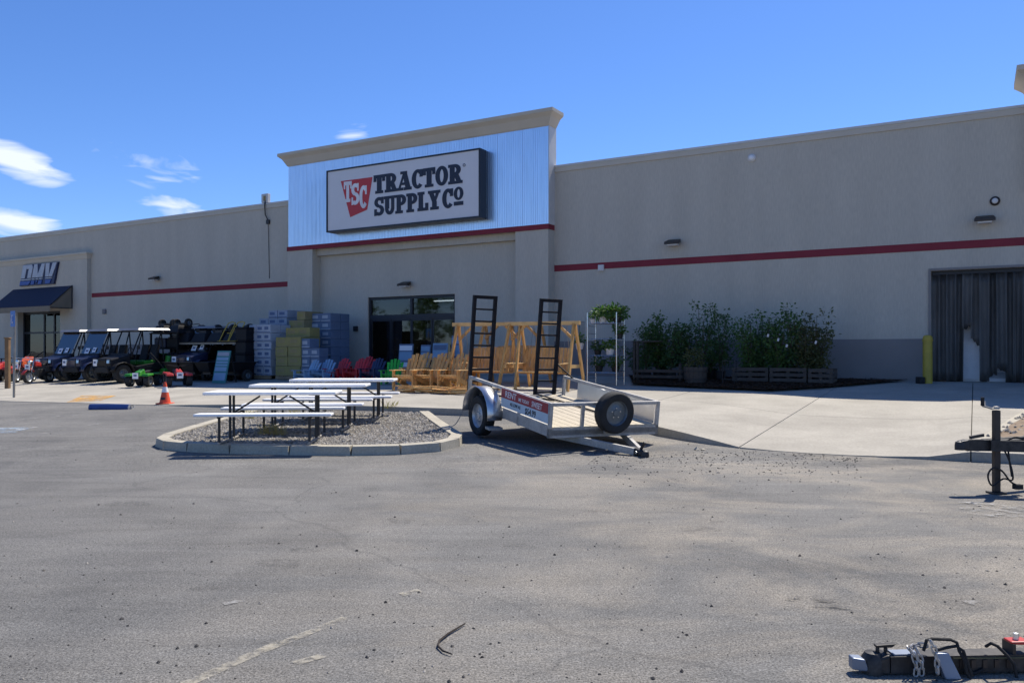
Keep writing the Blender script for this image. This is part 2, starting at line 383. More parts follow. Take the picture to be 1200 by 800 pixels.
def zlot(x, y):
    s = max(0, y - 10.5); z = .20*(1 - math.exp(-(s/5.0)**1.5))
    return z*interp(x, [(-15, .25), (-4, 1), (3, 1), (6, .6)])
def lot_pt(px, py, dz=0.0):                      # photo pixel -> point on the lot surface
    z = 0.0
    for _ in range(30):
        y = F*(EYE - z - dz)/(py - HY); x = (px - 600)/F*y; z = .5*z + .5*zlot(x, y)
    return x, y, z + dz
def zfloor(u): return interp(u, [(-32, .42), (-5, .70), (40, .70)])
BPX = [(-160, 464), (-60, 467), (0, 470), (100, 472.5), (190, 475), (270, 478), (400, 482), (545, 487), (650, 494), (745, 503), (775, 511), (815, 518), (872, 526), (970, 532.5), (1080, 538), (1140, 541), (1200, 544), (1300, 549), (1450, 556)]
CRB = [(-160, .012), (230, .012), (300, .14), (790, .15), (835, .08), (876, .004), (1070, .004), (1125, .14), (1500, .14)]
BW = []; BC = []
for px, py in BPX:
    x, y, z = lot_pt(px, py); u, w = to_uw(x, y); BW.append((u, w)); 
    BC.append((u, interp(px, CRB)))
BW.sort(); BC.sort()
def wb(u): return interp(u, BW)
def zc(u, w):                                    # top of the concrete
    b = wb(u); x, y = uw(u, b); zb = zlot(x, y) + interp(u, BC)
    return zfloor(u) + (zb - zfloor(u))*min(1, max(0, w)/b)
def G(u, w, dz=0.0):
    x, y = uw(u, w); return (x, y, zc(u, w) + dz)
def place(px, w): u = u_at(px, w); return G(u, w)
# ------------------------------------------------------------------ ground
xs = [-1500, -400, -150, -80, -50] + [-40 + i*1.25 for i in range(65)] + [50, 80, 150, 400, 1500]
ys = [-1500, -300, -100, -40, -15] + [-6 + i*1.0 for i in range(45)] + [45, 60, 100, 300, 1500]
mb = MB(); nx, ny = len(xs), len(ys)
mb.add([(x, y, zlot(x, y)) for y in ys for x in xs], [(j*nx+i, j*nx+i+1, (j+1)*nx+i+1, (j+1)*nx+i) for j in range(ny-1) for i in range(nx-1)])
lot = tag(mb.build('parking_lot', 'asphalt', smooth=True), kind='structure'); lot.modifiers.clear()
# concrete forecourt: base + slabs
us = sorted(set([-46 + i*3.2 for i in range(20)] + [b[0] for b in BW if b[0] > -46]))
US = [-44.0 + i*3.05 for i in range(23)]
mb = MB()
fine_u = [-44 + i*.5 for i in range(135)]
for a, b in zip(fine_u, fine_u[1:]):
    for k in range(8):
        s0, s1 = k/8, (k+1)/8
        q = [G(a, wb(a)*s0*.995, -.03), G(b, wb(b)*s0*.995, -.03), G(b, wb(b)*s1*.995, -.03), G(a, wb(a)*s1*.995, -.03)]
        mb.add(q, [(0, 1, 2, 3)])
walk = tag(mb.build('walkway', 'joint'), kind='structure')
for a, b in zip(US, US[1:]):
    for s0, s1 in ((0, .30), (.30, .66), (.66, 1.0)):
        n = 6; m_ = 5; g = .008; V = []; Fc = []
        for j in range(m_+1):
            for i in range(n+1):
                u = a + g + (b - a - 2*g)*i/n; s = s0 + (s1 - s0)*j/m_
                w = wb(u)*s + (g if j == 0 else (-g if (j == m_ and s1 < 1) else 0))
                V.append(G(u, w))
        for j in range(m_):
            for i in range(n): Fc.append((j*(n+1)+i, j*(n+1)+i+1, (j+1)*(n+1)+i+1, (j+1)*(n+1)+i))
        rim = [i for i in range(n+1)] + [j*(n+1)+n for j in range(1, m_+1)] + [m_*(n+1)+i for i in range(n-1, -1, -1)] + [j*(n+1) for j in range(m_-1, 0, -1)]
        o0 = len(V)
        for r in rim: x, y, z = V[r]; V.append((x, y, z - .26))
        for i in range(len(rim)):
            k = (i+1) % len(rim); Fc.append((rim[i], rim[k], o0+k, o0+i))
        MB().add(V, Fc).build('slab', 'concrete', walk)
def sheet(name, m, pts, hfun, dz, kind='structure', nsub=10):   # ground-hugging patch from four corners (bilinear) in world x, y
    mb = MB(); V = []
    for j in range(nsub+1):
        for i in range(nsub+1):
            s, t = i/nsub, j/nsub
            x = (pts[0][0]*(1-s)+pts[1][0]*s)*(1-t) + (pts[3][0]*(1-s)+pts[2][0]*s)*t
            y = (pts[0][1]*(1-s)+pts[1][1]*s)*(1-t) + (pts[3][1]*(1-s)+pts[2][1]*s)*t
            V.append((x, y, hfun(x, y) + dz))
    mb.add(V, [(j*(nsub+1)+i, j*(nsub+1)+i+1, (j+1)*(nsub+1)+i+1, (j+1)*(nsub+1)+i) for j in range(nsub) for i in range(nsub)])
    return tag(mb.build(name, m), kind=kind)
def zcw(x, y): return zc(*to_uw(x, y))
def line_on_lot(name, m, a, b, wid, dz=.004):
    p, q = Vector(lot_pt(*a)[:2]), Vector(lot_pt(*b)[:2]); d = (q - p).normalized(); n = Vector((-d.y, d.x))*wid/2
    return sheet(name, m, [p-n, q-n, q+n, p+n], zlot, dz)
for k, (a, b, wd, m) in enumerate([((215, 803), (330, 752), .07, 'worn_cream'), ((310, 762), (405, 724), .06, 'worn_cream'), ((470, 697), (492, 692), .07, 'worn_cream'), ((345, 778), (380, 768), .06, 'worn_cream'),
        ((225, 716), (240, 713), .06, 'worn_pale'), ((262, 708), (285, 704), .05, 'worn_pale'), ((30, 512), (200, 482), .10, 'worn_pale'), ((-40, 497), (165, 480), .10, 'worn_pale'),
        ((-30, 483), (60, 478), .12, 'worn_pale'), ((-30, 489), (90, 480), .10, 'worn_pale'), ((1130, 707), (1215, 708), .08, 'worn_pale'), ((845, 658), (890, 660), .10, 'worn_pale')]):
    line_on_lot('painted_line', m, a, b, wd, .004 + .0005*k)
def blob(name, m, px, py, rx, ry, dz, seed):
    x0, y0, _ = lot_pt(px, py); rnd = random.Random(seed); V = [(x0, y0, zlot(x0, y0)+dz)]; n = 36; ph = [rnd.uniform(0, 6.28) for _ in range(4)]
    for i in range(n):
        t = 2*math.pi*i/n; k = 1 + .18*math.sin(2*t+ph[0]) + .13*math.sin(3*t+ph[1]) + .08*math.sin(5*t+ph[2])
        x, y = x0 + rx*k*math.cos(t), y0 + ry*k*math.sin(t); V.append((x, y, zlot(x, y)+dz))
    return tag(MB().add(V, [(0, 1+i, 1+(i+1) % n) for i in range(n)]).build(name, m), kind='structure')
for k, a in enumerate([('stain', 'worn_pale', 1190, 600, .55, .38), ('stain', 'worn_dark', 950, 703, .14, .05), ('stain', 'worn_dark', 958, 712, .18, .04)]):
    blob(a[0], a[1], a[2], a[3], a[4], a[5], .012 + .0006*k, 10+k)
for k, (px_, py_, r_) in enumerate([(330, 660, .16), (355, 645, .10), (470, 610, .14), (240, 690, .09), (610, 640, .11), (820, 620, .15), (840, 612, .08), (150, 590, .2), (700, 600, .12)]):
    blob('oil_drip', 'faint_dark', px_, py_, r_, r_*.8, .003 + .0003*k, 40+k)
sheet('accessible_bay_marking', 'worn_blue', [lot_pt(-25, 509)[:2], lot_pt(16, 507)[:2], lot_pt(40, 501)[:2], lot_pt(-10, 501)[:2]], zlot, .006)
line_on_lot('painted_line', 'worn_white', (10, 506.5), (42, 500.5), .10, .009)
line_on_lot('painted_line', 'worn_white', (-20, 502), (25, 503), .10, .0095)
a = [G(u_at(p, w), w)[:2] for p, w in ((78, 11.2), (118, 10.6), (136, 9.4), (96, 9.6))]
sheet('tactile_mark', 'worn_orange', a, zcw, .008)
# loose stones on the lot (nobody could count them)
def stone(mb, x, y, z, r, rnd):
    a = rnd.uniform(0, 6.28); V = []
    for i in range(5):
        t = a + i*1.2566; k = r*rnd.uniform(.7, 1.25); V.append((x + k*math.cos(t), y + k*math.sin(t), z + r*rnd.uniform(.05, .35)))
    V.append((x + rnd.uniform(-.2, .2)*r, y + rnd.uniform(-.2, .2)*r, z + r*rnd.uniform(.75, 1.1))); V.append((x, y, z - r*.2))
    o = len(mb.v); mb.v += V
    for i in range(5): mb.f += [(o+i, o+(i+1) % 5, o+5), (o+(i+1) % 5, o+i, o+6)]
rnd = random.Random(3); md = MB(); ml = MB()
for i in range(620):
    px, py = rnd.uniform(690, 1010), 528 + abs(rnd.gauss(0, 13)) + (rnd.uniform(690, 1010) - 690)*.012
    x, y, z = lot_pt(px, py)
    u, w = to_uw(x, y)
    if w < wb(u) + .03: continue
    stone(md if rnd.random() < .75 else ml, x, y, z, rnd.uniform(.006, .016), rnd)
for i in range(1300):
    y = 2.6 + 12*rnd.random()**1.3; x = rnd.uniform(-.75, .75)*y; u, w = to_uw(x, y)
    if w < wb(u) + .05 or (-5.8 < x < -.6 and y > 11.3): continue
    stone(md if rnd.random() < .62 else ml, x, y, zlot(x, y), rnd.uniform(.0035, .0085) + .006*(rnd.random() < .10), rnd)
for i in range(4200):
    y = 2.4 + 9*rnd.random()**1.6; x = rnd.uniform(-.72, .72)*y
    if y > 11.2: continue
    stone(md if rnd.random() < .5 else ml, x, y, zlot(x, y), rnd.uniform(.0015, .0042), rnd)
for px, py in ((437, 720), (485, 730), (430, 770), (460, 775), (186, 776), (150, 733), (242, 730), (230, 757), (530, 757), (575, 754), (585, 753), (697, 640), (650, 650), (765, 795), (712, 754), (752, 738), (1168, 669), (632, 720), (565, 770), (800, 741)):
    x, y, z = lot_pt(px, py); stone(md, x, y, z, rnd.uniform(.008, .013), rnd)
tag(md.build('loose_dark_stones', 'dark_stone'), 'small dark loose stones scattered over the asphalt lot', 'stones', kind='stuff')
tag(ml.build('loose_pale_stones', 'gravel'), 'small pale loose stones scattered over the asphalt lot', 'stones', kind='stuff')
# ------------------------------------------------------------------ planted island
ISL = [(-1.72, 16.6), (-1.32, 14.9), (-.98, 13.6), (-.78, 12.9), (-.80, 12.35), (-1.05, 11.85), (-1.6, 11.55), (-2.3, 11.45), (-3.2, 11.5), (-4.1, 11.62), (-4.8, 11.82), (-5.25, 12.05), (-5.52, 12.4), (-5.62, 12.9), (-5.62, 14.2), (-5.6, 15.6), (-5.55, 17.2)]
isl = MB(); cx, cy = -3.3, 14.2
def inner(i, d=.2):
    x, y = ISL[i]; p = Vector(ISL[max(i-1, 0)]); q = Vector(ISL[min(i+1, len(ISL)-1)]); t = (q - p).normalized()
    return (x - t.y*-d, y - t.x*d) if False else (x + (-(-t.y))*0 + t.y*d, y - t.x*d)
inn = [inner(i) for i in range(len(ISL))]
def topz(x, y): return zlot(x, y) + .13
V = [(cx, cy, topz(cx, cy) - .02)] + [(x, y, topz(x, y) - .035) for x, y in inn] + [(-3.6, 17.0, topz(-3.6, 17) - .02)]
n = len(V) - 1
isl.add(V, [(0, 1+i, 1+(i+1) % n) for i in range(n)])
island = tag(isl.build('island_bed', 'gravel_base'), kind='structure')
def rs(poly, step):
    out_ = []
    for a, b in zip(poly, poly[1:]):
        a, b = Vector(a), Vector(b); k = max(1, int((b-a).length/step))
        out_ += [tuple(a + (b-a)*i/k) for i in range(k)]
    return out_ + [poly[-1]]
for i in range(len(ISL)-1):
    a, b, c, d = Vector(ISL[i]), Vector(ISL[i+1]), Vector(inn[i+1]), Vector(inn[i]); e = (b-a).normalized()*.0006
    P = [a+e, b-e, c-e, d+e]; rr = [(.02 if j < 2 else 0) for j in range(4)]
    mid = (c + d)/2
    B = [(p.x, p.y, zlot(p.x, p.y) - .05) for p in P]; T = []
    for j, p in enumerate(P):
        o_ = (mid - p).normalized()*(.025 if j < 2 else 0); T.append((p.x+o_.x, p.y+o_.y, topz(p.x, p.y)))
    MB().hexa(B, T).build('kerb_stone', 'kerb', island, bevel=.002)
def inside(x, y, poly):
    c = False; j = len(poly)-1
    for i in range(len(poly)):
        if ((poly[i][1] > y) != (poly[j][1] > y)) and x < (poly[j][0]-poly[i][0])*(y-poly[i][1])/(poly[j][1]-poly[i][1]) + poly[i][0]: c = not c
        j = i
    return c
gm = MB(); rnd = random.Random(5); cnt = 0
while cnt < 9000:
    x, y = rnd.uniform(-5.5, -.9), 11.6 + 5.6*rnd.random()**1.25
    if inside(x, y, inn): stone(gm, x, y, topz(x, y) - .035, rnd.uniform(.012, .036), rnd); cnt += 1
tag(gm.build('island_gravel', 'gravel'), 'tan and grey gravel filling the kerbed island under the picnic tables', 'gravel', kind='stuff')
gr = MB()
def blade(mb, x, y, z, h, rnd, lean=.5, w=.006):
    a = rnd.uniform(0, 6.28); dx, dy = math.cos(a)*h*lean*rnd.random(), math.sin(a)*h*lean*rnd.random(); sx, sy = -math.sin(a)*w, math.cos(a)*w
    mb.add([(x-sx, y-sy, z), (x+sx, y+sy, z), (x+dx*.5, y+dy*.5, z+h*.65), (x+dx, y+dy, z+h)], [(0, 1, 2), (0, 2, 3)])
tg = []
for px, py, k in ((313, 508, 60), (327, 509, 55), (292, 490, 35), (458, 478, 40), (345, 486, 25)):
    x0, y0, z0 = lot_pt(px, py, .11)
    gr = MB()
    for i in range(k): blade(gr, x0 + rnd.gauss(0, .07), y0 + rnd.gauss(0, .05), z0, rnd.uniform(.06, .2), rnd, .8)
    tag(gr.build('grass_tuft', 'dry_grass'), None, 'grass', 'dry grass tufts in the island gravel'); COL.objects[-1]['label'] = 'dry yellow grass tuft growing in the gravel of the island'
# ------------------------------------------------------------------ mulch bed by the wall, planting bed at the right
def zmul(x, y): return zcw(x, y)
MUL = [(u_at(738, 0), .05), (u_at(1062, 0), .05), (u_at(900, 4.3), 4.2), (u_at(742, 3.3), 3.3)]
mb = MB(); ns = 16; V = []
for j in range(ns+1):
    for i in range(ns+1):
        s, t = i/ns, j/ns
        u = (MUL[0][0]*(1-s)+MUL[1][0]*s)*(1-t) + (MUL[3][0]*(1-s)+MUL[2][0]*s)*t; w = (MUL[0][1]*(1-s)+MUL[1][1]*s)*(1-t) + (MUL[3][1]*(1-s)+MUL[2][1]*s)*t
        V.append(G(u, w, .045 + .02*random.random()))
mb.add(V, [(j*(ns+1)+i, j*(ns+1)+i+1, (j+1)*(ns+1)+i+1, (j+1)*(ns+1)+i) for j in range(ns) for i in range(ns)])
mbed = tag(mb.build('mulch_bed', 'mulch'), kind='structure')
mc = MB(); rnd = random.Random(9)
for i in range(5200):
    s, t = rnd.random()*1.02, rnd.random()**.7*1.03
    u = (MUL[0][0]*(1-s)+MUL[1][0]*s)*(1-t) + (MUL[3][0]*(1-s)+MUL[2][0]*s)*t; w = (MUL[0][1]*(1-s)+MUL[1][1]*s)*(1-t) + (MUL[3][1]*(1-s)+MUL[2][1]*s)*t + rnd.gauss(0, .05)
    x, y, z = G(u, max(.08, w), .05 + rnd.random()*.03); a = rnd.uniform(0, 6.28); l = rnd.uniform(.03, .09); dx, dy = math.cos(a)*l, math.sin(a)*l; b = rnd.uniform(.01, .02)
    mc.add([(x-dx, y-dy, z), (x-dy*.3, y+dx*.3, z+b), (x+dx, y+dy, z+b*.6), (x+dy*.3, y-dx*.3, z+b*.9)], [(0, 1, 2, 3)])
mat('bark_chip', (.10, .06, .04), .9, var=.5, vscale=6, spec=.1)
tag(mc.build('bark_chips', 'bark_chip'), 'brown bark chips covering the shaded bed along the wall', 'bark chips', kind='stuff')
BED = [lot_pt(1140, 527, .15)[:2], lot_pt(1300, 531, .15)[:2], uw(u_at(1290, 6), 6), uw(u_at(1212, 6.2), 6.2)]
mb = MB(); V = []
for j in range(9):
    for i in range(9):
        s, t = i/8, j/8
        x = (BED[0][0]*(1-s)+BED[1][0]*s)*(1-t) + (BED[3][0]*(1-s)+BED[2][0]*s)*t; y = (BED[0][1]*(1-s)+BED[1][1]*s)*(1-t) + (BED[3][1]*(1-s)+BED[2][1]*s)*t
        V.append((x, y, zcw(x, y) + .05 + (.05*random.random() if 0 < i < 8 and 0 < j < 8 else 0)))
mb.add(V, [(j*9+i, j*9+i+1, (j+1)*9+i+1, (j+1)*9+i) for j in range(8) for i in range(8)])
rbed = tag(mb.build('planting_bed', 'dirt'), kind='structure')
for (a, b) in ((3, 0),):
    p, q = Vector(BED[a]), Vector(BED[b]); n = max(2, int((q-p).length/1.5)); d = (q-p).normalized(); s = Vector((-d.y, d.x))*.075
    for i in range(n):
        p1, q1 = p + (q-p)*(i/n) + d*.004, p + (q-p)*((i+1)/n) - d*.004
        c = [p1-s, q1-s, q1+s, p1+s]
        MB().hexa([(v.x, v.y, zcw(v.x, v.y) - .15) for v in c], [(v.x, v.y, zcw(v.x, v.y) + .07) for v in c]).build('kerb_stone', 'kerb', rbed, bevel=.012)
st = MB()
for i in range(260):
    s, t = rnd.random(), rnd.random(); x = (BED[0][0]*(1-s)+BED[1][0]*s)*(1-t) + (BED[3][0]*(1-s)+BED[2][0]*s)*t; y = (BED[0][1]*(1-s)+BED[1][1]*s)*(1-t) + (BED[3][1]*(1-s)+BED[2][1]*s)*t
    stone(st, x, y, zcw(x, y) + .07, rnd.uniform(.012, .045), rnd)
tag(st.build('bed_rocks', 'gravel'), 'small rocks lying in the brown planting bed at the right edge', 'rocks', kind='stuff')
# ------------------------------------------------------------------ store building
U0, U1, DEEP = -46.0, 34.0, 26.0
ZT = 7.72
bld = thing('store_building', 'long tan stucco store building with red stripe and metal clad entrance parapet', 'building', (P0[0], P0[1], 0), RB)
uE0, uE1 = u_at(431, .0), u_at(533, .0); zE = z_at(480, 346.5, 0)
uR0, uR1 = u_at(1091, 0), u_at(1091, 0) + 4.2; zR = z_at(1091, 317.5, 0)
uD0, uD1 = u_at(25, 0), u_at(75, 0); zD = z_at(75, 364, 0)
HOLES = [(uD0, uD1, .3, zD), (uE0, uE1, .3, zE), (uR0, uR1, .3, zR)]
def wall_holes(mb, u0, u1, z0, z1, y, th, holes):
    ub = sorted(set([u0, u1] + [h for q in holes for h in q[:2] if u0 < h < u1])); zb = sorted(set([z0, z1] + [h for q in holes for h in q[2:] if z0 < h < z1]))
    for a, b in zip(ub, ub[1:]):
        for c, d in zip(zb, zb[1:]):
            mu, mz = (a+b)/2, (c+d)/2
            if any(q[0] < mu < q[1] and q[2] < mz < q[3] for q in holes): continue
            mb.add([(a, y, c), (b, y, c), (b, y, d), (a, y, d)], [(0, 1, 2, 3)]); mb.add([(a, y+th, c), (b, y+th, c), (b, y+th, d), (a, y+th, d)], [(3, 2, 1, 0)])
    for q in holes:
        a, b, c, d = q
        if b <= u0 or a >= u1: continue
        mb.add([(a, y, c), (a, y+th, c), (a, y+th, d), (a, y, d)], [(0, 1, 2, 3)]); mb.add([(b, y, c), (b, y+th, c), (b, y+th, d), (b, y, d)], [(3, 2, 1, 0)])
        mb.add([(a, y, d), (b, y, d), (b, y+th, d), (a, y+th, d)], [(0, 1, 2, 3)])
mb = MB(); wall_holes(mb, U0, U1, -.3, ZT, 0, .3, HOLES)
mb.box(U0, U0+.3, .301, DEEP, -.3, ZT); mb.box(U1-.3, U1, .301, DEEP, -.3, ZT); mb.box(U0+.301, U1-.301, DEEP-.3, DEEP, -.3, ZT)
mb.build('wall', 'stucco', bld, fix=False)
MB().box(U0+.31, U1-.31, .31, DEEP-.31, ZT-.55, ZT-.35).build('roof', 'dado', bld)
MB().box(U0+.31, U1-.31, .31, DEEP-.31, .1, .405).build('floor', 'interior', bld)
# dado band (set 4 mm proud), interrupted by doors and the portal
PL0, PL1, PLr0, PLr1, PRO = u_at(337, .45), u_at(366, .45), u_at(604, .45), u_at(642.5, .45), .45
for a, b in ((U0, u_at(103, .2)-8.5), (u_at(103, .2)+.004, PL0-.002), (PLr1+.002, uR0-.12), (uR1+.12, U1)):
    MB().box(a, b, -.006, .0, -.3, z_at(980, 397.5, 0)).build('dado_band', 'dado', bld)
zs0, zs1 = 4.21, 4.42
for a, b in ((u_at(103, .2)+.01, PL0-.003), (PLr1+.003, U1)):
    MB().box(a, b, -.012, 0, zs0, zs1).build('stripe', 'red_stripe', bld)
uS0 = u_at(1214, .4) - .003
for a, b in ((U0, PL0-.003), (PLr1+.003, uS0)):
    MB().box(a, b, -.05, .36, ZT, ZT+.07).build('coping', 'coping', bld)
    MB().box(a, b, -.035, -.001, ZT-.16, ZT-.002).build('coping_flashing', 'stucco_trim', bld)
# entrance portal: two piers, head panel, recessed bay is the wall itself
zc0, zc1 = z_at(642, 267.5, .45), 9.05
MB().box(PL0, PL1, -PRO, -.002, -.3, zc0-.002).build('pier', 'stucco', bld)
MB().box(PLr0, PLr1, -PRO, -.002, -.3, zc0-.002).build('pier', 'stucco', bld)
MB().box(PL1+.002, PLr0-.002, -.20, -.002, zE+1.75, zc0-.002).build('bay_head', 'stucco', bld)
MB().box(PL0, PLr1, -PRO+.05, .10, zc0, zc1).build('parapet_core', 'stucco_trim', bld)
MB().box(PL0-.01, PLr1+.03, -PRO-.035, -PRO+.049, zc0-.02, zc0+.15).build('stripe', 'red_stripe', bld)
MB().box(PLr1, PLr1+.012, -PRO+.05, -.01, zc0-.02, zc0+.15).build('stripe', 'red_stripe', bld)
# corrugated cladding, sheet by sheet
nsh = 12; ws = (PLr1 - PL0)/nsh; prof = MB(); pitch = ws/14
pts = []
for k in range(14):
    x = k*pitch; pts += [(x, 0), (x+pitch*.30, 0), (x+pitch*.45, -.020), (x+pitch*.85, -.020)]
pts.append((ws-.004, 0))
V = [(x, y, 0) for x, y in pts] + [(x, y, zc1-zc0-.151) for x, y in pts]; n = len(pts)
prof.add(V, [(i, i+1, i+1+n, i+n) for i in range(n-1)])
s0 = prof.build('cladding_sheet', 'galvanised', bld, fix=False); s0.location = (PL0, -PRO+.048, zc0+.151)
for k in range(1, nsh):
    o = s0.copy(); COL.objects.link(o); o.location = (PL0+k*ws, -PRO+.048, zc0+.151)
MB().box(PLr1+.001, PLr1+.02, -PRO+.02, .10, zc0+.152, zc1).build('cladding_corner', 'coping', bld)
# crown cornice with flared profile running round three sides
def cornice(parent, u0, u1, yf, yb, z0, h, ov, m='stucco_trim', name='cornice'):
    prof = [(0, 0), (.10*ov, .06*h), (.55*ov, .55*h), (1.0*ov, .78*h), (1.0*ov, h)]
    path = lambda d: [(u0-d, yb), (u0-d, yf-d), (u1+d, yf-d), (u1+d, yb)]
    rings = [[(x, y, z0+z) for x, y in path(d)] for d, z in prof]
    V = [p for r_ in rings for p in r_]; Fc = []
    for k in range(len(prof)-1):
        for i in range(3): Fc.append((k*4+i, k*4+i+1, (k+1)*4+i+1, (k+1)*4+i))
    k = len(prof)-1; Fc.append((k*4, k*4+1, k*4+2, k*4+3)); Fc.append((3, 2, 1, 0)); 
    Fc.append(tuple(j*4 for j in range(k+1)) + tuple(j*4+3 for j in range(k, -1, -1)))
    return MB().add(V, Fc).build(name, m, parent)
cornice(bld, PL0, PLr1, -PRO+.02, .10, zc1+.001, .50, .30)
# a second, taller parapet begins at the right edge of the view
uS = u_at(1214, .4)
MB().box(uS, uS+9, -.4, .9, 5.6, 8.03).build('parapet_core', 'stucco', bld)
cornice(bld, uS, uS+9, -.38, .9, 8.031, .56, .42)
MB().box(uS+1.0, uS+2.0, -.4, -.002, -.3, 5.598).build('pier', 'stucco', bld)
# DMV bay: projecting frame with a moulded head
uF1 = u_at(102, .2); uF0 = uF1 - 9.0; zF = z_at(102, 303, .2)
fw = MB(); wall_holes(fw, uF0, uF1, -.3, zF, -.2, .199, [(uD0, uD1, .3, zD)]); fw.box(uF1-.3, uF1, -.199, -.001, -.3, zF); fw.box(uF0, uF0+.3, -.199, -.001, -.3, zF)
fw.build('bay_wall', 'stucco', bld, fix=False)
cornice(bld, uF0, uF1, -.19, -.002, zF+.001, .32, .14)
# entrance storefront
ent = MB()
zt = z_at(480, 368, 0); zg = zfloor(uE0)
for (a, b, c, d) in ((uE0, uE0+.09, zg-.2, zE), (uE1-.09, uE1, zg-.2, zE), (uE0+.091, uE1-.091, zE-.10, zE), (uE0+.091, uE1-.091, zt-.16, zt), ((uE0+uE1)/2-.05, (uE0+uE1)/2+.05, zt+.001, zE-.101)):
    ent.box(a, b, .08, .20, c, d)
edoor = ent.build('entrance_frame', 'black_frame', bld)
wq = (uE1-uE0-.18)/4
for k in range(4):
    a = uE0+.09+k*wq; d = MB()
    d.box(a+.005, a+.06, .09+.02*(k % 2), .15, zg, zt-.165); d.box(a+wq-.06, a+wq-.005, .09+.02*(k % 2), .15, zg, zt-.165); d.box(a+.061, a+wq-.061, .09, .15, zg, zg+.22); d.box(a+.061, a+wq-.061, .09, .15, zt-.24, zt-.165)
    dd = d.build('door_leaf', 'black_frame', bld); MB().box(a+.062, a+wq-.062, .118, .124, zg+.221, zt-.241).build('pane', 'door_glass', dd)
for k in range(2):
    a = uE0+.092 + k*((uE1-uE0)/2-.04); MB().box(a, (uE0+uE1)/2-.052 if k == 0 else uE1-.092, .138, .144, zt+.002, zE-.102).build('transom_pane', 'door_glass', edoor)
for k in range(7):
    a = uE0 - 3 + (k % 4)*2.4; y = 3.5 + 3.2*k
    MB().box(-15, 4, y, y+.14, 4.6, 4.66).build('tube_lamp', 'tube_light', bld)
for k in range(5):
    a = uE0 - 4.5 + k*2.3; MB().box(a, a+1.2, 7, 12, .42, 2.1+.25*(k % 2)).build('shelving', 'shelf_goods', bld)
# DMV door
dm = MB(); zg = zfloor(uD0)
for a, b, c, d in ((uD0, uD0+.1, zg-.2, zD), (uD1-.1, uD1, zg-.2, zD), (uD0+.101, uD1-.101, zD-.12, zD), (uD0+1.9, uD0+2.0, zg-.2, zD-.121), (uD1-1.1, uD1-1.0, zg-.2, zD-.121), (uD0+.101, uD1-.101, zD-1.15, zD-1.06)): dm.box(a, b, .0+.1, .2, c, d)
dmf = dm.build('office_door_frame', 'black_frame', bld)
for a, b in ((uD0+.11, uD0+1.89), (uD0+2.01, uD1-1.11), (uD1-.99, uD1-.11)):
    MB().box(a, b, .14, .146, zg-.1, zD-.13).build('pane', 'door_glass', dmf)
# roll-up opening with vinyl strip curtain
MB().box(uR0-.06, uR0-.002, -.04, .1, .4, zR+.06).build('door_jamb', 'dado', bld)
MB().box(uR1+.002, uR1+.06, -.04, .1, .4, zR+.06).build('door_jamb', 'dado', bld)
MB().box(uR0-.001, uR1+.001, -.04, .1, zR+.001, zR+.06).build('door_head', 'dado', bld)
MB().box(uR0+.002, uR1-.002, .0, 5, .406, zfloor(uR0)-.003).build('loading_floor', 'concrete', bld)
MB().box(uE0+.002, uE1-.002, .0, 3, .406, zfloor(uE0)-.003).build('entry_floor', 'concrete', bld)
crt = thing('strip_curtain', 'dark vinyl strip curtain hanging in the loading doorway, torn near the bottom', 'curtain', (P0[0], P0[1], 0), RB)
rnd = random.Random(21); sw = .205; k = 0; u = uR0-.03; zfl = zfloor(uR0)
MB().box(uR0+.01, uR1-.01, .16, .22, zR-.10, zR-.005).build('rail', 'black_frame', crt)
TORN = {4: (1.42, .16), 5: (1.02, -.30), 7: (.16, .1), 8: (.30, -.12), 13: (.34, .2), 14: (.5, -.1)}
while u < uR1-.25:
    V = []; zb_ = zfl + .004 + rnd.uniform(0, .03); rag = 0
    if k in TORN: zb_, rag = zfl + TORN[k][0], TORN[k][1]
    tw = rnd.uniform(-.10, .10); sway = rnd.uniform(-.02, .02); nar = rnd.uniform(0, .10); fold = rnd.uniform(.03, .07)
    for j in range(11):
        f = j/10; z = zR-.1 + (zb_ - zR + .1)*f
        for i in range(7):
            s_ = i/6 - .5
            V.append((u + .12 + s_*sw*1.16*(1-nar*f) + sway*f, .15 + .045*(k % 2) + fold*math.cos(s_*5.0) + tw*s_*f + .015*math.sin(4*f+k), z + ((rag*s_ + rnd.uniform(-.03, .05)) if j == 10 and k in TORN else 0)))
    c = MB().add(V, [(j*7+i, j*7+i+1, (j+1)*7+i+1, (j+1)*7+i) for j in range(10) for i in range(6)]).build('strip', 'strip_vinyl', crt, smooth=True); c.modifiers.clear()
    c.modifiers.new('thick', 'SOLIDIFY').thickness = .004
    u += sw*.93; k += 1
for a_, b_, h_, lb in ((1.30, 1.85, .42, 'low pale carton seen under the short strips of the curtain, left'), (2.45, 2.95, .5, 'low pale carton seen under the short strips of the curtain, right')):
    t = thing('pale_carton', lb, 'carton', (P0[0], P0[1], 0), RB); MB().box(uR0+a_, uR0+b_, .5, .9, zfl, zfl+h_).build('body', 'paper', t, bevel=.01); MB().box(uR0+a_+.06, uR0+b_-.06, .495, .499, zfl+.1, zfl+h_*.6).build('printed_panel', 'carton_pale', t)
fz = thing('white_crate', 'white boxy appliance seen through the torn strip curtain', 'appliance', (P0[0], P0[1], 0), RB)
ua = uR0+.66; MB().box(ua, ua+.52, .52, 1.1, zfl, zfl+1.75).build('body', 'white_plastic', fz, bevel=.02); MB().box(ua+.03, ua+.49, .48, .518, zfl+.06, zfl+1.7).build('door', 'white_plastic', fz, bevel=.01)
MB().box(ua+.06, ua+.09, .44, .48, zfl+.7, zfl+1.2).build('handle', 'chrome', fz)
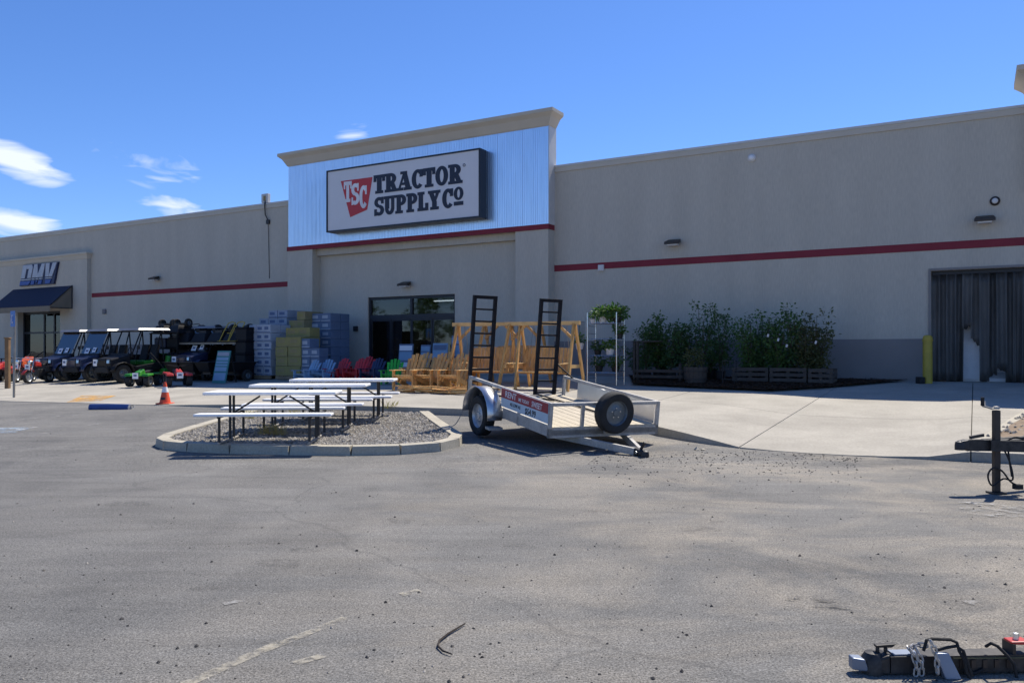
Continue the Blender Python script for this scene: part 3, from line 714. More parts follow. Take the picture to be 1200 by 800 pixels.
# ------------------------------------------------------------------ store sign
def arc(cx, cy, ro, ri, a0, a1, n=12):
    out_ = []
    for i in range(n):
        t0, t1 = R(a0+(a1-a0)*i/n), R(a0+(a1-a0)*(i+1)/n)
        out_.append([(cx+ro[0]*math.cos(t0), cy+ro[1]*math.sin(t0)), (cx+ro[0]*math.cos(t1), cy+ro[1]*math.sin(t1)), (cx+ri[0]*math.cos(t1), cy+ri[1]*math.sin(t1)), (cx+ri[0]*math.cos(t0), cy+ri[1]*math.sin(t0))])
    return out_
def rc(a, b, c, d): return [[(a, c), (b, c), (b, d), (a, d)]]
def glyph(ch):
    S = []
    if ch == 'T': S = [rc(0,.76,.82,1), rc(0,.13,.64,.82), rc(.63,.76,.64,.82), rc(.25,.51,.15,.82), rc(.13,.63,0,.15)]; w = .76
    elif ch in 'RP':
        S = [rc(.10,.35,.15,.85), rc(0,.46 if ch == 'R' else .50,0,.15), rc(0,.40,.85,1), rc(.35,.42,.42,.57), arc(.40,.71,(.38,.29),(.10,.125),-90,90)]
        w = .80 if ch == 'R' else .78
        if ch == 'R': S += [[[(.36,.44),(.60,.48),(.76,.15),(.53,.15)]], rc(.52,.86,0,.15)]; w = .86
    elif ch == 'A': S = [[[(.07,.15),(.22,.15),(.44,.86),(.30,.86)]], [[(.36,.86),(.60,.86),(.83,.15),(.55,.15)]], rc(.22,.60,.28,.41), rc(.20,.60,.86,1), rc(0,.34,0,.15), rc(.45,.92,0,.15)]; w = .92
    elif ch == 'C': S = [arc(.40,.5,(.41,.51),(.12,.33),48,318,20), rc(.56,.71,.60,.99)]; w = .74
    elif ch in 'Oo': S = [arc(.41,.5,(.42,.51),(.13,.33),0,360,24)]; w = .82
    elif ch == 'S': S = [arc(.36,.72,(.37,.29),(.10,.11),35,270), arc(.36,.285,(.39,.295),(.11,.115),90,-145), rc(.55,.68,.64,1), rc(.02,.15,0,.36)]; w = .73
    elif ch == 'U': S = [rc(.08,.33,.32,.85), rc(.55,.72,.32,.85), arc(.40,.33,(.35,.34),(.10,.15),180,360), rc(0,.42,.85,1), rc(.46,.82,.85,1)]; w = .82
    elif ch == 'L': S = [rc(.08,.34,.16,.85), rc(0,.44,.85,1), rc(0,.72,0,.16), rc(.57,.72,.16,.40)]; w = .72
    elif ch == 'Y': S = [[[(.08,.85),(.34,.85),(.55,.40),(.30,.40)]], [[(.56,.85),(.72,.85),(.55,.40),(.42,.40)]], rc(.30,.55,.15,.42), rc(.16,.70,0,.15), rc(0,.42,.85,1), rc(.48,.82,.85,1)]; w = .84
    return S, w
WS = .86
def sg(px, py): u = u_at(px, WS); return (u, z_at(px, py, WS))
sign = thing('store_sign', 'large white rectangular store sign with red logo and navy slab lettering above the entrance', 'sign', (P0[0], P0[1], 0), RB)
su0, su1 = u_at(383, WS), u_at(563, WS); sz0, sz1 = (sg(383, 271)[1] + sg(563, 256.5)[1])/2, (sg(383, 199.5)[1] + sg(563, 174.5)[1])/2
MB().box(su0, su1, -WS+.012, -PRO-.005, sz0, sz1).build('cabinet', 'black_frame', sign, bevel=.01)
fr = MB(); t_ = .055
for a, b, c, d in ((su0, su1, sz1-t_, sz1), (su0, su1, sz0, sz0+t_), (su0, su0+t_, sz0+t_+.001, sz1-t_-.001), (su1-t_, su1, sz0+t_+.001, sz1-t_-.001)): fr.box(a, b, -WS-.03, -WS+.011, c, d)
fr.build('frame', 'black_frame', sign)
MB().box(su0+t_+.001, su1-t_-.001, -WS, -WS+.0115, sz0+t_+.001, sz1-t_-.001).build('face', 'sign_white', sign)
SY = -WS - .002
def letters(txt, m, u0, u1, z0, z1, parent, y=SY, d=.012, gap=.05, rows=None, name='letter'):
    adv = []; x = 0
    for ch in txt: S, w = glyph(ch); adv.append((x, S)); x += w + gap
    x -= gap; kx = (u1-u0)/x
    for (x0, S), ch in zip(adv, txt):
        mb = MB()
        for i, st_ in enumerate(S):
            for poly in st_:
                if len(st_) == 1: c_x = sum(p[0] for p in poly)/len(poly); poly = [(a + (.034 if a > c_x else -.034), b) for a, b in poly]
                mb.prism([(u0+(x0+a)*kx, z0+b*(z1-z0)) for a, b in poly], lambda a, b, dd: (a, y-dd, b), 0, d+.0012*i)
        mb.build(name, m, parent)
p1, p2, p3, p4 = sg(438.5, 204.9), sg(541.6, 192.4), sg(440.5, 226.3), sg(541.8, 215.6)
letters('TRACTOR', 'sign_navy', p1[0], p2[0], (p3[1]+p4[1])/2, (p1[1]+p2[1])/2, sign)
q1, q3 = sg(439, 230.8), sg(439.5, 252.2); q2, q4 = sg(516, 223.5), sg(516, 246.2)
zb2, zt2 = (q3[1]+q4[1])/2, (q1[1]+q2[1])/2
letters('SUPPLY', 'sign_navy', q1[0], q2[0], zb2, zt2, sign)
letters('C', 'sign_navy', sg(518.5, 230)[0], sg(531, 230)[0], zb2, zt2, sign)
o0, o1 = sg(532, 230)[0], sg(543, 230)[0]
letters('o', 'sign_navy', o0, o1, zb2+(zt2-zb2)*.36, zt2+.02, sign)
MB().box(o0, o1, SY-.012, SY, zb2+.06, zb2+.06+(zt2-zb2)*.20).build('underline', 'sign_navy', sign)
rm = MB(); rx, rz = sg(542.6, 192.5); 
for poly in arc(rx+.05, rz-.04, (.055, .055), (.035, .035), 0, 360, 12): rm.prism(poly, lambda a, b, dd: (a, SY-dd, b), 0, .01)
rm.build('registered_mark', 'sign_navy', sign)
tri = [sg(399.6, 212.5), sg(410.6, 254.6), sg(430.4, 245.7), sg(436.6, 207.6)]
MB().prism(tri, lambda a, b, dd: (a, SY-dd, b), 0, .01).build('logo', 'sign_red', sign)
for ch, (ax, ay), (bx, by) in (('T', (403.3, 213.5), (412.5, 236.5)), ('S', (412.2, 215.8), (421.3, 239.5)), ('C', (421.6, 218.2), (430.4, 243.5))):
    a, b = sg(ax, ay), sg(bx, by)
    S, w = glyph(ch); mb = MB(); kx = (b[0]-a[0])/w
    for i, st_ in enumerate(S):
        for poly in st_: mb.prism([(a[0]+x*kx, b[1]+z*(a[1]-b[1])) for x, z in poly], lambda p, q, dd: (p, SY-.0112-dd, q), 0, .008+.001*i)
    mb.build('logo_letter', 'print_white', sign)
# ------------------------------------------------------------------ DMV letters and awning
def clip(poly, z, keep_above):
    out_ = []
    for i in range(len(poly)):
        a, b = poly[i], poly[(i+1) % len(poly)]; ia = (a[1] >= z) == keep_above; ib = (b[1] >= z) == keep_above
        if ia: out_.append(a)
        if ia != ib: t = (z-a[1])/(b[1]-a[1]); out_.append((a[0]+(b[0]-a[0])*t, z))
    return out_
mat('dmv_blue', (.03, .08, .30), .5); mat('dmv_navy', (.012, .02, .07), .5); mat('dmv_grey', (.42, .44, .48), .5)
dmv = thing('office_sign', 'slanted grey and blue DMV letters mounted above the awning', 'sign', (P0[0], P0[1], 0), RB)
du0, du1 = u_at(22.5, .35), u_at(67, .35); dz0, dz1 = z_at(45, 332.8, .35), z_at(45, 309.2, .35)
DM = {'D': [[(0,0),(.36,0),(.36,1),(0,1)], [(.36,0),(.60,0),(.60,.30),(.36,.30)], [(.36,.80),(.60,.80),(.60,1),(.36,1)], [(.60,0),(.80,0),(.93,.12),(.93,.88),(.80,1),(.60,1)]],
      'M': [[(0,0),(.29,0),(.29,1),(0,1)], [(.29,.42),(.48,.05),(.48,.50),(.29,.98)], [(.48,.05),(.67,.42),(.67,.98),(.48,.50)], [(.67,0),(.96,0),(.96,1),(.67,1)]],
      'V': [[(.28,0),(.48,0),(.48,.34),(.34,1),(0,1)], [(.48,0),(.68,0),(.96,1),(.62,1),(.48,.34)]]}
cell = (du1-du0-.34*(dz1-dz0))/3.0
for k, ch in enumerate('DMV'):
    def mp_(p, g=0.0): return (du0 + k*cell + p[0]*cell*.98 + p[1]*(dz1-dz0)*.34, dz0 + p[1]*(dz1-dz0))
    bk = MB(); up = MB(); lo = MB()
    bk.prism([mp_((-.04, -.04)), mp_((1.0, -.04)), mp_((1.0, 1.02)), mp_((-.04, 1.02))], lambda a, b, dd: (a, -.21-dd, b), 0, .10)
    L = bk.build('letter', 'dmv_navy', dmv)
    for i, poly in enumerate(DM[ch]):
        for zl, zh, tgt in ((.34, 1.0, up), (.24, .29, up), (0, .19, lo)):
            q = clip(clip(poly, zl, True), zh, False)
            if len(q) >= 3: tgt.prism([mp_(p) for p in q], lambda a, b, dd: (a, -.3105-dd, b), 0, .03+.001*i)
    up.build('letter_face', 'dmv_grey', L)
    if lo.v: lo.build('letter_base', 'dmv_blue', L)
aw = thing('entrance_awning', 'dark navy fabric awning over the office door at the left', 'awning', (P0[0], P0[1], 0), RB)
aR = u_at(85, .2); aL = aR - 5.4; zat = z_at(85, 334.5, .2); zab = z_at(84, 361, .2)
D_ = 1.15; ztf = zat - 1.05
MB().add([(aL, -.205, zat), (aR, -.205, zat), (aR, -.2-D_, ztf), (aL, -.2-D_, ztf), (aL, -.205, zat-.03), (aR, -.205, zat-.03), (aR, -.2-D_, ztf-.03), (aL, -.2-D_, ztf-.03)],
         [(0,1,2,3),(7,6,5,4),(0,4,5,1),(1,5,6,2),(2,6,7,3),(3,7,4,0)]).build('top_cover', 'awning', aw)
MB().box(aL, aR, -.2-D_, -.2-D_+.02, ztf-.30, ztf-.031).build('valance', 'awning_side', aw)
for u_ in (aL+.01, aR-.02):
    MB().add([(u_, -.206, zat-.035), (u_, -.206, zab), (u_, -.2-D_+.025, zab), (u_, -.2-D_+.025, ztf-.05), (u_+.01, -.206, zat-.035), (u_+.01, -.206, zab), (u_+.01, -.2-D_+.025, zab), (u_+.01, -.2-D_+.025, ztf-.05)],
             [(0,1,2,3),(7,6,5,4),(0,4,5,1),(1,5,6,2),(2,6,7,3),(3,7,4,0)]).build('side_panel', 'awning_side', aw)
fm = MB(); fm.tube([(aR+.01, -.23, zat-.02), (aR+.01, -.23, zab-.02), (aR+.01, -.2-D_, zab-.02)], .025); fm.tube([(aR+.01, -.23, zat), (aR+.01, -.2-D_, ztf)], .025)
fm.build('frame', 'black_frame', aw)
# ------------------------------------------------------------------ wall fixtures
def wall_lamp(px, py, label):
    u, z = u_at(px, .1), z_at(px, py, .1); t = thing('wall_lamp', label, 'wall lamp', uw(u, 0) + (z,), RB, 'bronze wall lamps along the facade')
    off = -.20 if PL1 < u < PLr0 and z > zE+1.75 else 0
    MB().box(-.06, .06, off-.07, off-.013, -.10, .10).build('back_plate', 'lamp_bronze', t, bevel=.01)
    MB().add([(-.20, off-.07, -.02), (.20, off-.07, -.02), (.24, off-.36, -.08), (-.24, off-.36, -.08), (-.20, off-.07, .10), (.20, off-.07, .10), (.24, off-.36, .0), (-.24, off-.36, .0)],
             [(3,2,1,0),(4,5,6,7),(0,1,5,4),(1,2,6,5),(2,3,7,6),(3,0,4,7)]).build('hood', 'lamp_bronze', t, bevel=.01)
    MB().box(-.16, .16, off-.33, off-.10, -.115, -.062).build('lens', 'pot_white', t)
wall_lamp(183, 326, 'bronze wall lamp on the tan wall above the parked off-road vehicles')
wall_lamp(476, 333, 'bronze wall lamp just above the glass store entrance')
wall_lamp(790, 284, 'bronze wall lamp above the wall shrubs, just over the red stripe')
wall_lamp(1154, 257, 'bronze wall lamp above the loading doorway')
def disc_fix(name, label, cat, px, py, r, m1, m2):
    u, z = u_at(px, .1), z_at(px, py, .1); t = thing(name, label, cat, uw(u, 0) + (z,), RB)
    MB().lathe([(0, -.06), (r*.7, -.06), (r, -.03), (r, -.001)], 16).build('housing', m1, t, smooth=True); MB().lathe([(0, -.10), (r*.45, -.085), (r*.6, -.0605)], 14).build('dome', m2, t, smooth=True)
disc_fix('security_camera', 'small dark round security camera above the loading doorway lamp', 'camera', 1166, 235, .12, 'lamp_bronze', 'pot_white')
disc_fix('flood_light', 'white round floodlight high on the tan wall near the roof', 'floodlight', 880, 184.5, .12, 'pot_white', 'white_plastic')
def small_box(name, label, cat, px, py, s, m, w=0.0):
    u, z = u_at(px, w), z_at(px, py, w); t = thing(name, label, cat, uw(u, w) + (z,), RB)
    MB().box(-s, s, -.08, -.013, -s, s).build('case', m, t, bevel=.008); MB().box(-s*.6, s*.6, -.092, -.0805, -s*.6, s*.6).build('cover', m, t)
small_box('junction_box', 'small pale junction box on the red stripe beside the entrance pier', 'junction box', 705, 314, .10, 'pot_white')
small_box('junction_box', 'small dark junction box low on the wall behind the off-road vehicles', 'junction box', 123, 365, .12, 'dado')
small_box('junction_box', 'small dark box on the wall between blue cartons and entrance', 'junction box', 417.5, 385, .10, 'steel_dark', .0)
# roof-edge box with conduit
u, z = u_at(311, 0), ZT
t = thing('roof_antenna_box', 'small grey box on the roof edge with conduit running down the wall', 'antenna', uw(u, 0) + (ZT+.07,), RB)
MB().box(-.19, .19, -.05, .1, .02, .40).build('box', 'coping', t, bevel=.01); MB().box(-.05, .07, -.07, -.052, .1, .3).build('panel', 'carton_tan', t)
MB().tube([(.05, -.06, .1), (.05, -.09, -.1), (.08, -.08, -.5), (.2, -.06, -.72), (.22, -.05, -.9)], .025).build('conduit', 'steel_dark', t)
MB().tube([(.22, -.05, -.9), (.23, -.03, -1.8), (.27, -.03, -3.2)], .012).build('cable', 'steel_dark', t); MB().box(.13, .29, -.09, -.013, -.9, -.72).build('junction', 'steel_dark', t)
# ------------------------------------------------------------------ small street furniture
x, y, z = place(1087, .55)
bo = thing('yellow_bollard', 'yellow steel bollard standing beside the loading doorway', 'bollard', (x, y, z))
MB().lathe([(0, 1.27), (.08, 1.26), (.115, 1.22), (.118, 1.17), (.118, 0)], 20, axis='z').build('post', 'yellow_paint', bo, smooth=True)
MB().lathe([(.13, 1.10), (.13, 1.16), (.12, 1.165)], 20, axis='z').build('collar', 'yellow_paint', bo); MB().box(-.26, -.125, -.12, .12, 0, .17).build('bumper_block', 'rubber', bo, bevel=.01)
x, y, z = lot_pt(190.5, 474.5); z = zcw(x, y+.1)+.002
cn = thing('traffic_cone', 'orange traffic cone with a white collar at the edge of the concrete', 'cone', (x, y+.15, max(z, zlot(x, y)+.01)))
MB().box(-.18, .18, -.18, .18, 0, .03).build('base', 'cone_orange', cn, bevel=.015); MB().lathe([(.14, .031), (.085, .30)], 20, axis='z').build('body', 'cone_orange', cn, smooth=True)
MB().lathe([(.086, .302), (.055, .44)], 20, axis='z').build('collar', 'cone_white', cn, smooth=True); MB().lathe([(.054, .442), (.032, .54), (.028, .56), (0, .565)], 20, axis='z').build('tip', 'cone_orange', cn, smooth=True)
MB().box(-.06, .05, -.128, -.10, .11, .17).build('mark', 'print_black', cn)
x, y, z = lot_pt(131, 479.5)
ws_ = thing('wheel_stop', 'blue painted concrete wheel stop in the parking bay', 'wheel stop', (x, y, z), R(-3))
pr = [(-.10, 0), (.10, 0), (.10, .06), (.06, .125), (-.06, .125), (-.10, .06)]
MB().prism(pr, lambda a, b, d: (d, a, b), -.53, .45).build('body', 'blue_paint', ws_, bevel=.012); MB().prism(pr, lambda a, b, d: (d, a*.99, b*.99), .451, .53).build('end_cap', 'worn_white', ws_)
x, y, z = place(16, 10.6); kx = 940/y
sp = thing('accessible_parking_sign', 'blue parking sign on a slim steel post at the left edge', 'sign', (x, y, z), R(-38))
hpost = (466-365)/kx
pp = MB().cyl((.02, 0, 0), (.075, 0, hpost-.15), .035, n=10).build('post', 'pole_steel', sp)
MB().box(-.10, .24, -.055, -.045, hpost-.48, hpost).build('plate', 'sign_blue', sp, bevel=.004); MB().box(-.04, .16, -.060, -.0555, hpost-.40, hpost-.20).build('symbol_panel', 'sign_blue', sp)
for a, b in ((-.02, .1), (-.02, .05)): pass
wp = MB(); wp.cyl((.04, -.0605, hpost-.14), (.04, -.057, hpost-.14), .028); wp.bar((.04, -.0615, hpost-.16), (.05, -.0615, hpost-.28), .004, .03, (0,1,0)); wp.tube([(.0, -.0625, hpost-.24), (-.01, -.0625, hpost-.33), (.06, -.0625, hpost-.37), (.12, -.0625, hpost-.32)], .012, 6)
wp.build('wheelchair_symbol', 'print_white', sp)
x, y, z = place(9, 8.6)
wpst = thing('wooden_post', 'short brown wooden post standing behind the blue parking sign', 'post', (x, y, z)); MB().box(-.07, .07, -.07, .07, 0, 1.75).build('shaft', 'wood_post', wpst, bevel=.01); MB().box(-.09, .09, -.09, .09, 1.751, 1.80).build('cap', 'wood_post', wpst, bevel=.01)
# twig on the asphalt
pts = [lot_pt(*p, .012) for p in ((545, 730), (525, 742), (515, 750), (513, 756), (519, 762), (530, 766))]
tag(MB().tube(pts, [.004, .006, .006, .006, .005, .003], 6).build('twig', 'twig', smooth=True), 'curved dark twig lying on the asphalt in the foreground', 'twig')
x, y, z = lot_pt(817, 527)
mb = MB()
for i in range(5): stone(mb, x+random.uniform(-.12, .12), y+random.uniform(-.05, .05), z, random.uniform(.03, .05), random)
tag(mb.build('crumpled_paper', 'kerb'), 'pale crumpled litter lying beside the concrete apron kerb', 'litter')
# ------------------------------------------------------------------ picnic tables
def picnic():
    t = thing('picnic_table', '', 'picnic table')
    MB().box(-.97, .97, -.36, .36, .70, .745).build('table_top', 'white_plastic', t, bevel=.012)
    for s in (-1, 1):
        MB().box(-.97, .97, s*.66-.13, s*.66+.13, .415, .455).build('bench', 'white_plastic', t, bevel=.012)
    for e in (-1, 1):
        for s in (-1, 1):
            MB().cyl((e*.64, s*.10, .03), (e*.64, s*.10, .70), .02, n=8).build('leg', 'steel_dark', t)
            MB().tube([(e*.64, s*.66, .414), (e*.64, s*.66, .045)], .02, 8).build('leg', 'steel_dark', t)
        MB().tube([(e*.64, -.70, .022), (e*.64, .70, .022)], .02, 8).build('foot_bar', 'pole_steel', t)
        MB().tube([(e*.66, -.66, .395), (e*.66, .66, .395)], .016, 8).build('cross_bar', 'steel_dark', t)
        MB().tube([(e*.61, 0, .42), (e*.22, 0, .67)], .014, 7).build('brace', 'steel_dark', t)
    return t
pt0 = picnic()
for k, (px, Y, lb) in enumerate([(322, 12.25, 'white folding picnic table nearest to the camera on the gravel island'), (365, 13.8, 'middle of the three white folding picnic tables on the gravel island'), (404, 15.3, 'white folding picnic table farthest back, nearest the store')]):
    X = (px-600)/F*Y; loc = (X, Y, topz(X, Y) - .012)
    if k == 0: pt0.location = loc; pt0['label'] = lb; pt0['group'] = 'white picnic tables on the island'; pt0.rotation_euler = (0, 0, R(4))
    else: copy_thing(pt0, lb, loc, R(4 - k), 'white picnic tables on the island')
# ------------------------------------------------------------------ wheels
def wheel(parent, c, r, wdt, rimm='rim_grey', axis_out=1, rr=.60, lugs=5, seg=28, name='wheel'):
    """tyre with a rim as its child; axle along local y; axis_out is the side of the dished face"""
    w = wdt/2; R0 = r
    prof = [(r*rr, -w*.8), (r*.80, -w), (r*.93, -w*.95), (r*.99, -w*.72), (r, -w*.3), (r*.985, -w*.05), (r*.985, w*.05), (r, w*.3), (r*.99, w*.72), (r*.93, w*.95), (r*.80, w), (r*rr, w*.8)]
    ty = MB().lathe(prof, seg).build(name, 'rubber', parent, smooth=True); ty.location = c
    s = axis_out*w; q = r*rr
    rp = [(q*1.03, s*.82), (q*.97, s*.70), (q*.90, s*.35), (q*.62, s*.30), (q*.50, s*.45), (q*.28, s*.50), (q*.26, s*.62), (0, s*.64)]
    rm_ = MB().lathe(rp, seg); rm_.lathe([(q*.98, -s*.8), (q*.96, s*.3)], seg); rm = rm_.build('rim', rimm, ty, smooth=True)
    for i in range(lugs):
        t = 2*math.pi*i/lugs + .3
        MB().cyl((q*.40*math.cos(t), s*.42, q*.40*math.sin(t)), (q*.40*math.cos(t), s*.60, q*.40*math.sin(t)), r*.028, n=6).build('lug_nut', 'lug', ty)
    return ty
# ------------------------------------------------------------------ rental trailer
d_ = Vector((.468, -.884)).normalized()
ax = Vector((1.89, 11.3)) - d_*2.97
tr = thing('rental_trailer', 'grey steel utility trailer with wooden deck, raised black ramps and rental banner', 'trailer', (ax.x, ax.y, zlot(ax.x, ax.y)))
bpy.context.view_layer.update()
tr.rotation_mode = 'XYZ'
# local: x forward (towards the coupler), y left; nose pitched down
rot = Matrix.Rotation(math.atan2(d_.y, d_.x), 4, 'Z') @ Matrix.Rotation(R(-.8), 4, 'X') @ Matrix.Rotation(R(6.6), 4, 'Y')
WR = .335
TP = Matrix.Translation((0, 0, WR))
tr.rotation_euler = rot.to_euler(); off_ = rot.to_3x3() @ Vector((0, 0, WR)); tr.location = Vector((ax.x, ax.y, zlot(ax.x, ax.y) + WR)) - off_
XF, XT, HW = 1.97, -.90, 1.0; ZD_, ZRL = .50, .88
# side frames
ds = MB()
for s in (-1, 1): ds.bar((XT, s*(HW-.03), ZD_-.06), (XF, s*(HW-.03), ZD_-.06), .06, .12)
for x_ in (XT+.03, -.3, .45, 1.2, XF-.03): ds.bar((x_, -HW+.061, ZD_-.065), (x_, HW-.061, ZD_-.065), .06, .08)
ds.build('chassis', 'trailer_steel', tr)
npl = 11; pw = (2*HW-.13)/npl
for i in range(npl):
    y_ = -HW+.065+i*pw; MB().box(XT+.01, XF-.01, y_+.006, y_+pw-.006, ZD_-.02+random.uniform(0, .006), ZD_+.018+random.uniform(0, .005)).build('plank', 'deck_wood', tr)
for s in (-1, 1):
    MB().box(XT, XF, s*(HW-.025)-.025, s*(HW-.025)+.025, ZRL-.05, ZRL).build('top_rail', 'trailer_steel', tr, bevel=.004)
    for x_ in (XT+.025, -.05, 1.0, XF-.025):
        if x_ in (-.05,) : continue
        MB().box(x_-.025, x_+.025, s*(HW-.025)-.025, s*(HW-.025)+.025, ZD_-.14, ZRL-.051).build('post', 'trailer_steel', tr)
MB().box(XF-.05, XF, -HW+.052, HW-.052, ZRL-.05, ZRL).build('top_rail', 'trailer_steel', tr, bevel=.004)
for y_ in (-.42, .42): MB().box(XF-.045, XF-.005, y_-.025, y_+.025, ZD_-.1, ZRL-.051).build('post', 'trailer_steel', tr)
MB().box(XF-.05, XF+.0, -HW+.0, HW-.0, ZD_-.14, ZD_-.0).build('front_beam', 'trailer_steel', tr)
MB().box(XT-.03, XT-.002, -HW, HW, ZD_-.13, ZD_+.01).build('rear_beam', 'trailer_steel', tr)
# solid side sheet on the far side inside
MB().box(-.35, XF-.06, HW-.056, HW-.051, ZD_+.02, ZRL-.052).build('side_sheet', 'fender_steel', tr)
# banner on the camera side: y = -HW
BX0, BX1 = .42, 1.93
bn = MB().box(BX0, BX1, -HW-.012, -HW-.002, ZRL-.31, ZRL-.012).build('banner', 'banner_blue', tr)
MB().box(BX0, BX1, -HW-.016, -HW-.0125, ZRL-.165, ZRL-.012).build('red_band', 'banner_red', bn)
def text(body, m, parent, loc, size, rot_, sx=1.0, ext=.0015):
    cu = bpy.data.curves.new('text', 'FONT'); cu.body = body; cu.size = size; cu.extrude = ext; cu.offset = size*.012; cu.resolution_u = 3
    to = bpy.data.objects.new('text', cu); COL.objects.link(to); bpy.context.view_layer.update()
    me = bpy.data.meshes.new_from_object(to.evaluated_get(bpy.context.evaluated_depsgraph_get())); COL.objects.unlink(to); bpy.data.objects.remove(to)
    me.materials.clear(); me.materials.append(M[m]); o = bpy.data.objects.new('lettering', me); COL.objects.link(o); o.parent = parent
    o.location = loc; o.rotation_euler = rot_; o.scale = (sx, 1, 1); return o
text('RENT', 'print_white', bn, (BX0+.14, -HW-.0185, ZRL-.135), .14, (R(90), 0, 0), 1.1)
text('ME TODAY', 'print_white', bn, (BX0+.60, -HW-.0185, ZRL-.13), .075, (R(90), 0, 0), .9)
text('SWEET', 'print_white', bn, (BX0+1.02, -HW-.0185, ZRL-.14), .12, (R(90), 0, 0), .85)
text('AS LOW AS', 'print_black', bn, (BX0+.32, -HW-.0145, ZRL-.25), .075, (R(90), 0, 0), .9)
text('$54.99', 'print_black', bn, (BX0+.82, -HW-.0145, ZRL-.285), .13, (R(90), 0, 0), .95)
MB().box(BX0+.05, XF-.05, -HW+.002, -HW+.04, ZD_-.02, ZD_+.05).build('lower_rail', 'trailer_steel', tr)
# wheels and fenders
for s in (-1, 1):
    wheel(tr, (0, s*(HW+.14), WR), WR, .20, 'rim_grey', s)
    f = MB(); V = []; n = 14; r1 = WR+.10
    for i in range(n+1):
        t = R(-6 + 192*i/n); 
        for y_ in (HW+.012, HW+.275): V.append((r1*1.12*math.cos(t), s*y_, WR+.05 + r1*math.sin(t)))
    f.add(V, [(2*i, 2*i+1, 2*i+3, 2*i+2) for i in range(n)])
    V2 = [(0, s*(HW+.012), WR-.06)] + [V[2*i] for i in range(n+1)]
    f.add(V2, [(0, i+1, i+2) for i in range(n)])
    fo = f.build('fender', 'fender_steel', tr, smooth=True, fix=False); sm = fo.modifiers.new('thick', 'SOLIDIFY'); sm.thickness = .004
    MB().box(.40, .56, s*(HW+.14)-.12, s*(HW+.14)+.12, WR-.14, WR-.10).build('fender_step', 'trailer_steel', tr)
    MB().box(XT-.045, XT-.031, s*(HW-.12)-.06, s*(HW-.12)+.06, ZD_-.11, ZD_-.03).build('tail_light', 'dark_red', tr)
MB().cyl((0, -HW-.05, WR), (0, HW+.05, WR), .035).build('axle', 'steel_dark', tr)
# A-frame tongue
zt_ = ZD_-.19; XC = 2.97
for s in (-1, 1): MB().bar((XF-.45, s*.62, zt_), (XC-.18, s*.05, zt_), .055, .10).build('tongue_beam', 'trailer_steel', tr)
MB().add([], []).box(XC-.30, XC-.02, -.055, .055, zt_-.035, zt_+.05).build('coupler', 'steel_dark', tr, bevel=.02)
MB().lathe([(0, .06), (.05, .045), (.062, 0), (.062, -.06)], 14, (XC, 0, zt_), 'z').build('ball_socket', 'steel_dark', tr, smooth=True)
MB().bar((XC-.10, .0, zt_+.05), (XC-.02, .0, zt_+.17), .03, .03).build('latch', 'steel_dark', tr)
MB().cyl((XC-.12, -.07, zt_), (XC-.12, -.055, zt_), .02, n=8).build('bolt', 'lug', tr)
# spare wheel on the front rail: disc facing forward
sw_ = bpy.data.objects.new('spare_wheel_mount', None)
spm = MB().box(XF+.002, XF+.05, -.04, .09, ZD_-.1, ZRL-.06).build('spare_bracket', 'trailer_steel', tr)
sw1 = wheel(tr, (XF+.16, .02, ZRL-.13), .315, .19, 'rim_dark', 1, .60, 5, 30, 'spare_wheel'); sw1.rotation_euler = (0, 0, R(-90))
# ramps standing at the tail
for yc in (-HW+.27, -HW+1.63):
    rmp = MB(); x_ = XT-.09; wd = .205
    z0, z1 = ZD_-.05, ZD_+1.80
    for s in (-1, 1): rmp.box(x_-.03, x_+.03, yc+s*wd-.028, yc+s*wd+.028, z0, z1)
    rmp.box(x_-.03, x_+.03, yc-wd+.029, yc+wd-.029, z1-.06, z1)
    ro = rmp.build('ramp', 'ramp_black', tr)
    for i in range(8): MB().bar((x_, yc-wd+.029, z0+.10+i*.215), (x_, yc+wd-.029, z0+.10+i*.215), .05, .03).build('rung', 'ramp_black', ro)
    MB().tube([(x_+.03, yc+wd+.03, z0+.62), (XT+.36, HW-.03 if yc > 0 else -HW+.03, ZRL-.02)] if yc > 0 else [(x_+.03, yc-wd-.02, z0+.3), (XT+.03, -HW+.03, ZRL-.02)], .016).build('ramp_stay', 'ramp_black', ro)
# strap and tie-down frame lying on the deck
stp = MB(); stp.bar((XT+.25, -.55, ZD_+.05), (XT+.75, .35, ZD_+.05), .05, .03); stp.bar((XT+.30, -.62, ZD_+.075), (XT+.85, -.1, ZD_+.06), .04, .02); stp.bar((XT+.1, .35, ZD_+.05), (XF-.3, .55, ZD_+.035), .03, .02); stp.bar((XT+.9, .5, ZD_+.035), (XT+1.1, .93, ZD_+.035), .03, .02)
tag(stp.build('ratchet_straps', 'ramp_black', None), 'black straps lying across the wooden trailer deck', 'straps')
sx_ = COL.objects['ratchet_straps']; sx_.matrix_world = Matrix.Translation(tr.location) @ rot
# safety chain hanging from the tail towards the kerb
ch = MB(); p, q = Vector((-.82, 14.35, .62)), Vector((-1.12, 13.9, .20))
for s_ in range(14):
    a, b = p + (q-p)*s_/14, p + (q-p)*(s_+1)/14; sag = lambda f: Vector((0, 0, -.15*math.sin(math.pi*f)))
    ch.tube([a + sag(s_/14), b + sag((s_+1)/14)], .007, 5)
ch.build('chain', 'pole_steel', None); c_ = COL.objects['chain']; tag(c_, 'thin chain hanging from the trailer tail to the island kerb', 'chain')
# ------------------------------------------------------------------ two more trailers, mostly out of view
def tongue_trailer(label, loc, rz, pitch, jack):
    t = thing('parked_trailer', label, 'trailer', loc); t.rotation_euler = (0, pitch, rz)
    return t
